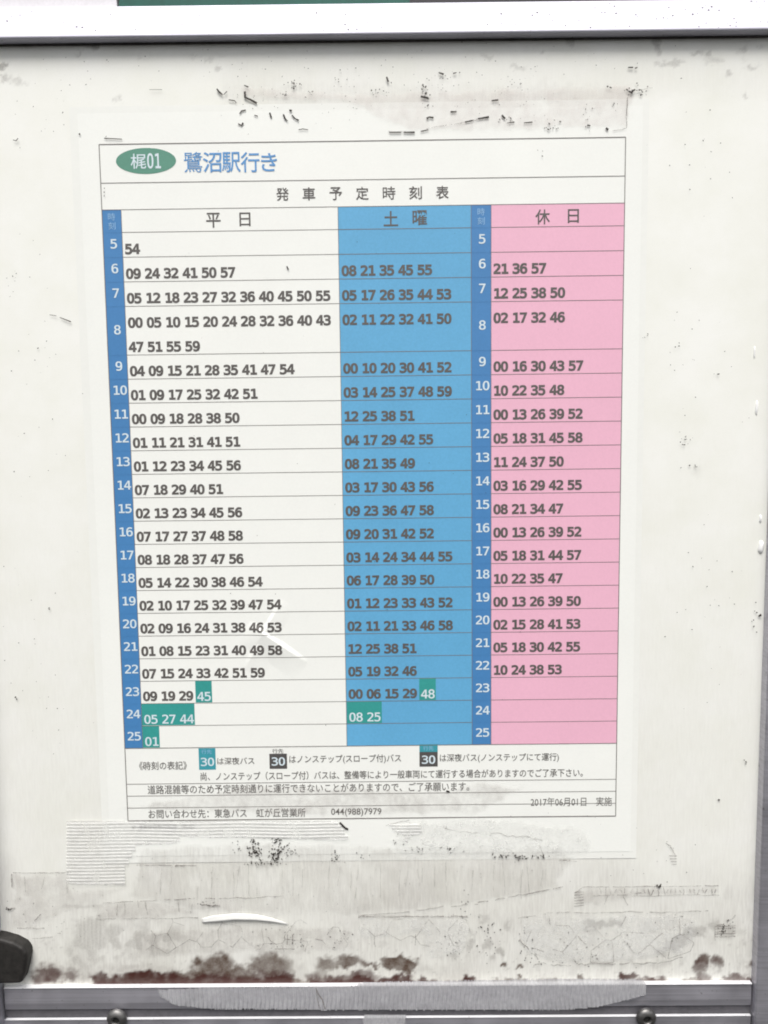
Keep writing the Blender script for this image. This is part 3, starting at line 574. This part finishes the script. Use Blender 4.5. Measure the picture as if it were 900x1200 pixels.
c4 = cellpx('legend_band', 491.5, 872.5, 513, 881.3, 'tealblue'); c4['label'] = 'teal band over a dark legend square'
n30(c3, 494, 895); a = Acc(); words(a, '行先', uv(496, 877)[0], uv(496, 877)[1], uv(508, 877)[0], 0.0018); a.lay('legend_caption', OFF_INK, M['dimink'], c4)
notes = Acc()
for body, x0, x1, y, h, bo in (('《時刻の表記》', 163, 219, 897.5, .0034, .006), ('は深夜バス', 254.5, 298, 892, .0029, .007), ('行先', 319, 332, 880.3, .0018, .004),
                               ('はノンステップ(スロープ付)バス', 339, 470, 890.5, .0036, .007), ('は深夜バス(ノンステップにて運行)', 515.5, 655, 889, .0036, .007),
                               ('尚、ノンステップ（スロープ付）バスは、整備等により一般車両にて運行する場合がありますのでご了承下さい。', 235, 683, 910, .0034, .007),
                               ('道路混雑等のため予定時刻通りに運行できないことがありますので、ご了承願います。', 173, 550, 925.5, .0036, .006),
                               ('2017年06月01日　実施', 622, 717, 940, .0036, .001), ('お問い合わせ先：東急バス　虹が丘営業所', 174, 358, 954, .0036, .006), ('044(988)7979', 388, 447, 952.5, .0034, .006),
                               ('☆ 運賃箱自動機設備 （虹丘）', 154, 228, 969, .0017, .006)):
    # a line of print runs along the sheet: its own y is measured at its left end
    u0, v0 = uv(x0, y); u1 = uv(x1, y)[0]; words(notes, body, u0, v0, u1, h, bo)
notes.lay('foot_lettering', OFF_INK, M['ink_small'], tt_)

# ------------------------------------------------------------------ old glue, tape and grime on the front
def inside(poly, x, y):
    r = False; j = len(poly) - 1
    for i in range(len(poly)):
        (xi, yi), (xj, yj) = poly[i], poly[j]
        if (yi > y) != (yj > y) and x < (xj - xi) * (y - yi) / (yj - yi) + xi: r = not r
        j = i
    return r
def rough_outline(poly, step=4, amp=1.2):
    out = []
    for i in range(len(poly)):
        (xa_, ya_), (xb_, yb_) = poly[i], poly[(i + 1) % len(poly)]
        k = max(1, int(math.hypot(xb_ - xa_, yb_ - ya_) / step))
        for j in range(k):
            t = j / k; out.append((xa_ + (xb_ - xa_) * t + rnd.uniform(-amp, amp), ya_ + (yb_ - ya_) * t + rnd.uniform(-amp, amp)))
    return out
def ribbon(V, F, pts, wd, d):                        # pts measured on the photo, wd in photo pixels
    k0 = len(V); m = len(pts)
    for i, (x, y) in enumerate(pts):
        xa_, ya_ = pts[max(0, i - 1)]; xb_, yb_ = pts[min(m - 1, i + 1)]
        L_ = math.hypot(xb_ - xa_, yb_ - ya_) or 1; nxx, nyy = -(yb_ - ya_) / L_, (xb_ - xa_) / L_
        ww = wd * (0.6 + 0.8 * rnd.random()) / 2
        V.append(tuple(at(x + nxx * ww, y + nyy * ww, d))); V.append(tuple(at(x - nxx * ww, y - nyy * ww, d)))
    for i in range(m - 1): F.append((k0 + 2 * i, k0 + 2 * i + 1, k0 + 2 * i + 3, k0 + 2 * i + 2))
def wander(x0, y0, x1, y1, jit=1.2, step=4):
    k = max(2, int(math.hypot(x1 - x0, y1 - y0) / step)); off = 0; pts = []
    for i in range(k + 1):
        t = i / k; off = off * 0.7 + rnd.uniform(-jit, jit); L_ = math.hypot(x1 - x0, y1 - y0)
        pts.append((x0 + (x1 - x0) * t - (y1 - y0) / L_ * off, y0 + (y1 - y0) * t + (x1 - x0) / L_ * off))
    return pts
DF = 0.0005                                            # front layer, proud of the timetable's relief
def residue(poly, label, mat, cracks, d=DF, film=True, soft=7):
    c = at(sum(p[0] for p in poly) / len(poly), sum(p[1] for p in poly) / len(poly), d)
    r = empty('tape_residue', c, label, 'tape residue', 'old tape residue on the board')
    if film:
        g = 2.0; A_ = np.array(poly, float); x0, y0 = A_.min(0) - g; x1, y1 = A_.max(0) + g
        nu, nv = int((x1 - x0) / g) + 1, int((y1 - y0) / g) + 1
        QX, QY = np.meshgrid(x0 + np.arange(nu) * g, y0 + np.arange(nv) * g)
        ins = np.zeros(QX.shape, bool); dist = np.full(QX.shape, 1e9); k = len(poly)
        for i in range(k):
            (ax, ay), (bx_, by_) = A_[i], A_[(i + 1) % k]
            if ay != by_: ins ^= ((ay > QY) != (by_ > QY)) & (QX < (bx_ - ax) * (QY - ay) / (by_ - ay) + ax)
            t = np.clip(((QX - ax) * (bx_ - ax) + (QY - ay) * (by_ - ay)) / ((bx_ - ax) ** 2 + (by_ - ay) ** 2), 0, 1)
            dist = np.minimum(dist, np.hypot(QX - ax - t * (bx_ - ax), QY - ay - t * (by_ - ay)))
        nz = fbm(QX / 9, QY / 9, 90) - 0.5; nw = fbm(QX / 30, QY / 30, 95)
        e_ = np.where(ins, sstep(0.5, soft, dist + nz * soft * 1.3), 0) * (0.45 + 1.1 * nw)
        fid = np.arange(nu * nv).reshape(nv, nu); keep = (np.maximum.reduce([e_[:-1, :-1], e_[1:, :-1], e_[:-1, 1:], e_[1:, 1:]]) > 0.01)
        q = np.stack([fid[:-1, :-1], fid[1:, :-1], fid[1:, 1:], fid[:-1, 1:]], -1)[keep]
        used = np.unique(q); remap = -np.ones(nu * nv, int); remap[used] = np.arange(len(used)); fx_, fy_ = QX.ravel()[used], QY.ravel()[used]
        o_ = mesh('glue_film', [tuple(at(x, y, d)) for x, y in zip(fx_, fy_)], remap[q], M[mat], r)
        ca_ = o_.data.color_attributes.new('cover', 'FLOAT_COLOR', 'POINT'); ev = np.clip(e_.ravel()[used], 0, 1); ca_.data.foreach_set('color', np.repeat(ev, 4).astype(np.float32))
    V = []; F = []
    for i, cr in enumerate(cracks):
        x0, y0, x1, y1 = cr[:4]; wd = cr[4] if len(cr) > 4 else 0.9; pts = wander(x0, y0, x1, y1, cr[5] if len(cr) > 5 else 0.8)
        # old cracks are broken lines
        i0 = 0
        while i0 < len(pts) - 1:
            n_ = rnd.randint(2, 9); ribbon(V, F, pts[i0:i0 + n_ + 1], wd, d + 0.00004 + (i % 9) * 0.000004); i0 += n_ + (rnd.randint(1, 2) if rnd.random() < 0.45 else 0)
    if V: mesh('crack_lines', V, F, M['crack'], r)
    return r
def vcracks(x0, x1, y0, y1, step, wd=0.8, p=0.8):
    out = []; x = x0
    while x < x1:
        x += step * rnd.uniform(0.5, 1.5)
        if rnd.random() < p and x < x1:
            a_, b_ = rnd.uniform(0, .3), rnd.uniform(.6, 1); out.append((x, y0 + (y1 - y0) * a_, x + rnd.uniform(-3, 3), y0 + (y1 - y0) * b_, wd, .6))
    return out
def cells(x0, y0, x1, y1, n, wd=0.8):                  # crazing: the edges of an irregular cell pattern
    from mathutils.geometry import delaunay_2d_cdt
    P_ = []
    for _ in range(n * 30):
        q = (rnd.uniform(x0 - 30, x1 + 30), rnd.uniform(y0 - 30, y1 + 30)); lim = 0.62 * math.sqrt((x1 - x0 + 60) * (y1 - y0 + 60) / (n * 2.2))
        if all(math.hypot(q[0] - p[0], q[1] - p[1]) > lim for p in P_): P_.append(q)
    vs, _, tri = delaunay_2d_cdt([Vector(p) for p in P_], [], [], 0, 1e-4)[:3]
    def cc(t):
        (ax, ay), (bx_, by_), (cx_, cy_) = (vs[i] for i in t); D_ = 2 * (ax * (by_ - cy_) + bx_ * (cy_ - ay) + cx_ * (ay - by_)) or 1e-9
        return (((ax * ax + ay * ay) * (by_ - cy_) + (bx_ * bx_ + by_ * by_) * (cy_ - ay) + (cx_ * cx_ + cy_ * cy_) * (ay - by_)) / D_, ((ax * ax + ay * ay) * (cx_ - bx_) + (bx_ * bx_ + by_ * by_) * (ax - cx_) + (cx_ * cx_ + cy_ * cy_) * (bx_ - ax)) / D_)
    ed = {}; out = []
    for t in tri:
        for i in range(3): ed.setdefault(tuple(sorted((t[i], t[(i + 1) % 3]))), []).append(t)
    for ts in ed.values():
        if len(ts) == 2:
            p, q = cc(ts[0]), cc(ts[1])
            ok = lambda w_: x0 <= w_[0] <= x1 and y0 <= w_[1] <= y1
            if ok(p) and ok(q) and math.hypot(p[0] - q[0], p[1] - q[1]) > 2 and rnd.random() < .85: out.append((*p, *q, wd * rnd.uniform(.6, 1.3), .45))
    return out
def flat(x0, y0, x1, y1, wd=0.8): return [(x0, y0, x1, y1, wd, 1.0)]

residue([(262, 98), (420, 108), (742, 98), (745, 112), (736, 150), (640, 152), (500, 156), (470, 150), (400, 120), (300, 118)], 'pinkish strip of old tape glue above the timetable, dark at its right end', 'residue_pink',
        [(735.5, 114, 734, 150, 1.3, .3), (718, 153, 733, 150, 1.3, .4), (455, 154, 486, 155, 1.4, .4), (500, 151, 560, 140, .9, .6), (545, 143, 573, 137, 1.6, .3), (735, 108, 765, 103, .8, 1)])
residue([(13, 1023), (82, 1022), (84, 1040), (150, 1040), (120, 1056), (28, 1090), (12, 1090)], 'pale old tape mark left of the ribbed clear tape', 'residue',
        [(15, 1023, 80, 1022, 1.2, .4), (14, 1024, 13, 1048, 1.2, .5), (9, 1066, 18, 1064, 2.4, .3), (20, 1088, 60, 1088, 1, .5), (38, 1100, 62, 1099, .9, .6), (40, 1079, 48, 1071, 1, .4)] + vcracks(20, 80, 1026, 1052, 9, .5, .6))
residue([(108, 1060), (130, 1054), (228, 1052), (232, 1072), (160, 1080), (112, 1078)], 'short cracked tape mark under the ribbed clear tape', 'residue', [(120, 1058, 228, 1053, 1, .5), (112, 1077, 232, 1076, .7, .6)] + vcracks(120, 230, 1054, 1074, 14, .7))
residue([(165, 992), (320, 986), (470, 990), (660, 990), (676, 1010), (655, 1030), (660, 1042), (560, 1058), (420, 1074), (330, 1072), (240, 1070), (150, 1052), (160, 1016)], 'broad fibrous grey tape residue tapering to a point', 'residue_fibre',
        [(160, 1014, 230, 1014, .9, .5), (205, 1015, 216, 1015, 2.2, .3), (420, 1074, 560, 1058, 1.1, .8), (560, 1058, 660, 1040, 1.1, .8), (655, 1008, 676, 1010, 1, .6), (420, 1075, 548, 1073, 1.0, .6), (240, 1053, 330, 1051, .9, .8), (236, 1060, 258, 1062, 2.0, .8)]
        + vcracks(180, 640, 1008, 1056, 11, .35, .7))
residue([(150, 1090), (236, 1086), (330, 1083), (418, 1088), (415, 1115), (350, 1120), (290, 1118), (160, 1125)], 'thin crazed glue film below the lifted white strip', 'residue', cells(170, 1075, 415, 1120, 22, .6) + [(322, 1112, 345, 1112, 1, .3), (337, 1095, 337, 1107, .9, .3), (343, 1095, 342, 1107, .9, .3), (314, 1098, 324, 1108, .9, 1.5)])
residue([(420, 1073), (548, 1074), (552, 1090), (545, 1120), (500, 1128), (490, 1096), (440, 1100), (418, 1100)], 'crazed pale tape mark with square cells beside the brown stain', 'residue_pale', cells(420, 1074, 548, 1120, 10, .7) + [(422, 1074, 548, 1074, 1, .5), (487, 1095, 487, 1112, .9, .3)])
residue([(607, 1075), (640, 1070), (760, 1068), (815, 1072), (822, 1095), (800, 1118), (730, 1130), (640, 1130), (612, 1115)], 'wide crazed tape mark with rounded cells over the right end of the ribbed tape', 'residue_pale',
        cells(608, 1072, 815, 1128, 17, .7) + [(607, 1076, 640, 1070, .9, .5), (640, 1070, 830, 1068, .9, .6), (610, 1100, 630, 1125, 1.2, 1.2), (625, 1130, 770, 1130, 1.2, 1.6), (770, 1129, 800, 1122, 1, 1)])
residue([(674, 1046), (682, 1040), (845, 1037), (845, 1049), (740, 1052), (700, 1062), (674, 1062)], 'narrow ladder of fine cracks near the right rail', 'residue',
        [(682, 1040, 842, 1038, 1, .4), (674, 1047, 682, 1041, 1, .4), (740, 1050, 843, 1049, .6, .5), (695, 1050, 752, 1047, .9, .5)] + [(673, 1046 + i * 3.2, 684, 1045 + i * 3.2, .9, .2) for i in range(6)] + vcracks(695, 845, 1040, 1050, 6, .9, .9) + [(712, 1050, 708, 1060, .9, .4), (730, 1050, 736, 1061, .9, .5)])
residue([(838, 1088), (862, 1076), (866, 1098), (838, 1102)], 'small hatched tape corner near the right rail', 'residue', [(838, 1086 + i * 3, 862, 1085 + i * 3, .9, .4) for i in range(5)] + [(840, 1085, 862, 1073, 1.2, 2), (838, 1088, 838, 1102, .9, .3)])
residue([(780, 988), (792, 1000), (794, 1014), (786, 1014)], 'faint ladder mark right of the timetable foot', 'residue', [(780, 988, 786, 992, 1, .5), (786, 992, 791, 1002, 1, .6)] + [(784 + i, 1003 + i * 3.3, 793, 1003 + i * 3.3, .8, .2) for i in range(4)], film=False)
residue([(480, 962), (560, 955), (680, 968), (694, 985), (690, 1004), (600, 1007), (470, 1005), (450, 985)], 'wrinkled whitish glue smear below the timetable', 'residue_pale',
        [(575, 976, 600, 979, .9, 1.4), (600, 980, 636, 985, .9, 1.4), (630, 990, 640, 1006, 1.2, 1.5), (520, 970, 560, 976, .7, 1.2), (452, 968, 480, 962, .8, 1)])
residue([(130, 948), (290, 918), (520, 925), (560, 915), (622, 922), (560, 955), (400, 958), (300, 957)], 'dull glue film across the timetable foot', 'residue', [])

# ribbed clear tape
def ribbed(name, label, poly, mat, across, pitch, amp, d, step_along=4.0, sub=6, group='clear ribbed tape', parent=None, dfun=None):
    """poly and pitch in photo pixels; ribs run along x (across='y') or along y (across='x')"""
    xs_ = [p[0] for p in poly]; ys_ = [p[1] for p in poly]; x0, x1, y0, y1 = min(xs_), max(xs_), min(ys_), max(ys_)
    fs = pitch / sub
    sx_, sy_ = (step_along, fs) if across == 'y' else (fs, step_along)
    nxx = max(2, int((x1 - x0) / sx_)); nyy = max(2, int((y1 - y0) / sy_))
    V = []; F = []
    for j in range(nyy + 1):
        for i in range(nxx + 1):
            x = x0 + (x1 - x0) * i / nxx; y = y0 + (y1 - y0) * j / nyy
            ph = (y + 0.5 * math.sin(x * 0.05) if across == 'y' else x + 0.6 * math.sin(y * 0.2 + x * .01)) / pitch
            hgt = amp * (0.5 - 0.5 * math.cos(2 * math.pi * ph)) ** 1.5
            dd = (dfun(x, y) if dfun else d) + hgt + 0.00006 * math.sin(x * .13) * math.sin(y * .21)
            V.append(tuple(at(x, y, dd)))
    for j in range(nyy):
        for i in range(nxx):
            cx_ = x0 + (x1 - x0) * (i + .5) / nxx; cy_ = y0 + (y1 - y0) * (j + .5) / nyy
            if inside(poly, cx_ + rnd.uniform(-.8, .8), cy_ + rnd.uniform(-.5, .5)): k = j * (nxx + 1) + i; F.append((k, k + nxx + 1, k + nxx + 2, k + 1))
    used = sorted({i for f in F for i in f}); mp = {a: b for b, a in enumerate(used)}
    V = [V[i] for i in used]; F = [tuple(mp[i] for i in f) for f in F]
    c = at(sum(xs_) / len(xs_), sum(ys_) / len(ys_), d)
    o = mesh(name, V, F, M[mat], None, c, smooth=True); tag(o, label, 'tape', group); return o
ribbed('clear_tape', 'clear horizontally ribbed tape with a square hanging end under the timetable foot', [(78, 962), (395, 962), (405, 975), (408, 984), (300, 982), (212, 980), (206, 988), (160, 990), (152, 1006), (145, 1022), (147, 1037), (80, 1035)], 'tape', 'y', 3.9, 0.00021, 0.0006)
ribbed('clear_tape', 'tiny ribbed scrap of clear tape below the telephone number', [(456, 966), (492, 966), (494, 976), (480, 980), (479, 988), (474, 988), (473, 979), (462, 974)], 'tape', 'y', 3.6, 0.0002, 0.0006, 3)
YBp = lambda X: 1157.5 - 0.0025 * X
def drape(x, y):                                       # over the top edge of the rail and down its face
    t = min(1, max(0, (y - 1149) / 6.0)); return 0.0021 + t * 0.0002
ribbed('rail_tape', 'long frosted ribbed tape stuck along the bottom rail', [(184, 1160), (250, 1157.5), (415, 1156), (425, 1151), (560, 1148.5), (650, 1147), (752, 1147.5), (757, 1152), (757, 1166), (742, 1170), (700, 1180), (660, 1183.5), (385, 1183.5), (380, 1184.5), (371, 1183), (250, 1182.5), (205, 1178), (188, 1168)], 'railtape', 'x', 5.2, 0.00055, 0.0021, 1.3, dfun=drape)
ribbed('rail_tape', 'short frosted tape end on the ledge below the long rail tape', [(426, 1189), (475, 1189), (476, 1215), (425, 1215)], 'railtape', 'x', 5.2, 0.0003, 0.0021, 4.0)
# torn line across the long tape
V = []; F = []; ribbon(V, F, [(370, 1158), (373, 1165), (378, 1172), (381, 1183)], 1.6, 0.0029); ribbon(V, F, [(371, 1160), (372, 1172), (375, 1182)], 1.0, 0.00292)
tag(mesh('tape_tear', V, F, M['crack'], None, at(375, 1170, 0.003)), 'dark tear line across the long frosted rail tape', 'tear')
# lifted white strip
V = []; F = []; upr = [(236, 1076.5), (250, 1073), (275, 1070.5), (300, 1071.5), (320, 1076), (337, 1082)]; lor = [(237, 1081.5), (250, 1080.5), (275, 1078.2), (300, 1078.6), (320, 1080.5), (337, 1083.2)]
for i in range(26):
    t = i / 25 * 5; k = min(4, int(t)); f = t - k; lerp = lambda A_, q: A_[k][q] * (1 - f) + A_[k + 1][q] * f
    for s_ in range(5):
        g = s_ / 4; V.append(tuple(at(lerp(upr, 0) * (1 - g) + lerp(lor, 0) * g, lerp(upr, 1) * (1 - g) + lerp(lor, 1) * g, 0.0007 + 0.0006 * g * math.sin(math.pi * (0.08 + 0.9 * i / 25)))))
for i in range(25):
    for s_ in range(4): k = i * 5 + s_; F.append((k, k + 1, k + 6, k + 5))
o = mesh('film_strip', V, F, M['whitefilm'], None, at(285, 1076, 0.0012), smooth=True); m_ = o.modifiers.new('thickness', 'SOLIDIFY'); m_.thickness = 0.00015
tag(o, 'lifted curved strip of white film under the clear tape', 'film strip')
# beads of sealant down the right edge
def bead(X, Y, rx, ry, d, label):
    c = at(X, Y, 0.0); V = []; F = []; n1, n2 = 16, 9
    for j in range(n2):
        ph = math.pi / 2 * j / (n2 - 1)
        for i in range(n1):
            th = 2 * math.pi * i / n1; k = 1 + 0.25 * math.sin(th * 2 + X)
            V.append((c[0] + rx * k * math.cos(th) * math.cos(ph), c[1] + ry * math.sin(th) * math.cos(ph), d * math.sin(ph)))
    for j in range(n2 - 1):
        for i in range(n1): F.append((j * n1 + i, j * n1 + (i + 1) % n1, (j + 1) * n1 + (i + 1) % n1, (j + 1) * n1 + i))
    tag(mesh('sealant_bead', V, F, M['sealant'], None, c, smooth=True), label, 'bead', 'beads of sealant beside the right rail')
bead(884, 413, .0004, .0022, .0004, 'thin clear bead of sealant, highest one beside the right rail')
bead(886.5, 478, .0005, .0028, .0006, 'long clear bead of sealant with a rounded top, second from the top')
bead(891, 608, .0006, .0015, .0006, 'short clear bead of sealant just above the fattest bead')
bead(891.5, 641, .0012, .0025, .0010, 'fattest clear bead of sealant, lowest beside the right rail')

# flecks of grime nobody could count
V = []; F = []
def fleck(x, y, ln, wd, ang, d):
    k = len(V); m = rnd.randint(5, 8); ca_, sa_ = math.cos(ang), math.sin(ang)
    for i in range(m):
        th = 2 * math.pi * i / m; r = rnd.uniform(.6, 1.2); a_, b_ = ln * .5 * r * math.cos(th), wd * .5 * r * math.sin(th)
        V.append(tuple(at(x + a_ * ca_ - b_ * sa_, y + a_ * sa_ + b_ * ca_, d)))
    F.append(tuple(range(k, k + m))[::-1])
cnt = [0]
def depth(): cnt[0] += 1; return 0.00058 + (cnt[0] % 60) * 0.000002
def cloud(cx, cy, rx, ry, n, s0, s1, elong=1.8):
    for _ in range(n):
        a_ = rnd.gauss(0, .5); b_ = rnd.gauss(0, .5); s_ = rnd.uniform(s0, s1); fleck(cx + a_ * rx, cy + b_ * ry, s_ * rnd.uniform(1, elong), s_, rnd.uniform(0, 3.14), depth())
# curled black marks
for pts, wd in (([(254, 104), (257, 108), (261, 111)], 1.7), ([(262, 111), (266, 107)], 1), ([(268, 117), (275, 118), (277, 121)], .9), ([(286, 100), (291, 102)], 1.4), ([(287, 107), (287, 114), (294, 117), (301, 121)], 2.0),
                ([(281, 133), (283, 130), (288, 129)], 1.2), ([(279, 145), (283, 147), (285, 144)], 1.8), ([(316, 132), (318, 138)], 1.8), ([(332, 134), (334, 139), (337, 142)], 1.6), ([(342, 135), (346, 139), (350, 141)], 1.6), ([(339, 129), (342, 130)], 1.8),
                ([(298, 135), (302, 136)], 1.6), ([(350, 152), (355, 151), (361, 152)], 1), ([(514, 85), (520, 87)], 1.8), ([(531, 86), (535, 85)], 1.4), ([(576, 118), (584, 117)], 1.6), ([(560, 139), (573, 137)], 1.8), ([(545, 143), (554, 141)], 1.2), ([(588, 135), (592, 139)], 1.8), ([(594, 144), (603, 143)], 1), ([(614, 144), (624, 143)], 1),
                ([(456, 155), (470, 155)], 1.3), ([(473, 155), (486, 155)], 1.5), ([(493, 154), (502, 152)], 1), ([(528, 131), (535, 131)], 2), ([(736, 79), (742, 79)], 1.6), ([(744, 80), (747, 79)], 1.4), ([(453, 90), (455, 96)], 1.6), ([(500, 139), (503, 137), (508, 138)], 2.2), ([(493, 113), (502, 115)], 2.4), ([(710, 150), (713, 152)], 2),
                ([(688, 147), (692, 147)], 1.4), ([(15, 164), (19, 165), (21, 162)], 1.2), ([(58, 369), (66, 370)], .9), ([(70, 372), (83, 377)], .9), ([(398, 964), (404, 970), (408, 972)], 1.8), ([(523, 927), (527, 928)], 2.2), ([(175, 105), (190, 105)], .6), ([(122, 162), (143, 163)], .8), ([(336, 312), (338, 316)], 1.2)):
    k = len(V); ribbon(V, F, pts, wd, depth())
for a_ in ((344, 98, 12, 8, 10, .9, 1.9), (335, 110, 8, 6, 8, .8, 1.6), (345, 101, 6, 6, 6, 1, 2), (365, 110, 8, 5, 6, .8, 1.5), (445, 108, 12, 5, 12, .7, 1.8), (405, 95, 16, 10, 9, .7, 1.4), (500, 110, 8, 16, 14, .9, 2.4), (497, 100, 3, 6, 5, 1, 2.4), (750, 107, 16, 6, 22, .8, 2.2), (739, 107, 4, 3, 6, 1.5, 3),
           (689, 140, 5, 14, 12, .8, 1.8), (646, 150, 10, 6, 9, 1, 2.4), (720, 120, 4, 6, 5, .7, 1.6), (714, 101, 2, 2, 3, 1.4, 2.6), (600, 140, 14, 4, 12, .7, 1.5), (606, 96, 18, 6, 9, .7, 1.5), (520, 95, 40, 18, 22, .5, 1.3), (420, 125, 90, 26, 40, .4, 1.1), (600, 120, 110, 26, 50, .4, 1.0), (300, 120, 40, 26, 26, .4, 1.2),
           (296, 993, 7, 12, 34, .7, 2.2), (303, 1000, 6, 12, 34, .7, 2.2), (325, 993, 8, 12, 36, .7, 2.2), (322, 1004, 7, 8, 40, .8, 2.2), (339, 997, 8, 10, 34, .6, 1.6), (310, 1012, 30, 2, 26, .8, 1.8), (278, 992, 6, 8, 10, .6, 1.4), (393, 1005, 8, 8, 18, .7, 1.7),
           (588, 1003, 14, 3, 14, .8, 2.2), (612, 1005, 16, 2.5, 20, .9, 2.3), (632, 1003, 10, 4, 12, .8, 1.9), (530, 996, 18, 6, 16, .7, 1.8), (490, 996, 14, 8, 12, .7, 1.6), (470, 988, 10, 10, 10, .6, 1.4), (425, 1003, 10, 3, 6, .8, 1.8), (545, 1088, 12, 40, 26, .5, 1.5), (573, 1100, 16, 30, 26, .6, 1.8), (615, 1108, 14, 22, 24, .5, 1.5),
           (700, 1110, 60, 22, 40, .5, 1.6), (660, 1125, 50, 10, 24, .5, 1.4), (790, 1085, 40, 16, 20, .5, 1.4), (850, 1088, 12, 12, 20, .7, 1.8), (772, 1038, 4, 2, 5, 1.4, 2.8), (530, 1110, 20, 14, 24, .5, 1.4), (320, 1100, 40, 20, 26, .5, 1.4), (352, 1105, 16, 10, 12, .7, 1.5), (400, 1100, 20, 14, 16, .6, 1.4), (245, 1060, 14, 3, 14, .7, 1.6), (60, 1080, 50, 30, 26, .4, 1.1),
           (10, 1066, 5, 3, 8, .8, 2), (600, 1000, 160, 60, 60, .3, .9), (300, 1050, 280, 60, 90, .3, .9), (805, 515, 10, 10, 12, .6, 1.6), (812, 546, 6, 3, 4, 1, 2.2), (794, 405, 6, 4, 3, 1, 1.6), (842, 437, 3, 2, 2, 1.4, 2), (760, 393, 10, 6, 4, .7, 1.3), (820, 420, 50, 120, 22, .5, 1.3), (840, 720, 40, 120, 26, .5, 1.3), (885, 725, 6, 16, 8, 1, 2.4), (889, 720, 3, 3, 3, 2, 3.2),
           (45, 420, 50, 200, 34, .4, 1.3), (50, 800, 50, 180, 30, .4, 1.2), (58, 714, 2, 2, 2, 1.4, 2.2), (20, 818, 2, 2, 2, 1.4, 2.2), (22, 753, 1, 1, 1, 1.2, 1.8), (15, 325, 8, 20, 8, .5, 1.3), (430, 500, 330, 380, 60, .35, 1.0), (635, 178, 5, 8, 3, .9, 1.4), (122, 225, 2, 10, 4, .9, 1.5), (93, 157, 1, 1, 1, 2, 2.6), (830, 180, 60, 60, 16, .5, 1.5), (60, 130, 60, 60, 18, .5, 1.3),
           (450, 75, 440, 26, 90, .4, 1.3), (790, 1000, 30, 30, 8, .6, 1.4), (843, 938, 2, 2, 1, 2, 2.6), (875, 893, 6, 3, 4, .8, 1.6), (170, 900, 3, 2, 2, .8, 1.4)):
    cloud(*a_)
tag(mesh('grime_flecks', V, F, M['fleck'], None, at(450, 600, 0.0012)), 'black flecks and curled specks of grime across the board', None, None, 'stuff')
# specks on the top rail lie on its sloping face
V = []; F = []
yr0, yr1 = YT + 0.0010, YT2 - 0.0006
for _ in range(120):
    x = XL + (XR - XL) * (rnd.random() ** 0.6); t = rnd.random(); y = yr0 + (yr1 - yr0) * t; dd = 0.0043 + (0.0008 - 0.0043) * (y - YT - .0006) / (YT2 - YT - .0006) + 0.00006
    k = len(V); m = rnd.randint(5, 7); r0 = rnd.uniform(.00010, .00030); sl_ = (0.0008 - 0.0043) / (YT2 - YT - .0006)
    for i in range(m):
        th = 2 * math.pi * i / m; r = r0 * rnd.uniform(.6, 1.2); V.append((x + r * 1.3 * math.cos(th), y + r * math.sin(th), dd + sl_ * r * math.sin(th)))
    F.append(tuple(range(k, k + m)))
tag(mesh('rail_specks', V, F, M['fleck'], None, (0, YT, 0.004)), 'small brown specks of grime scattered on the top rail', None, None, 'stuff')
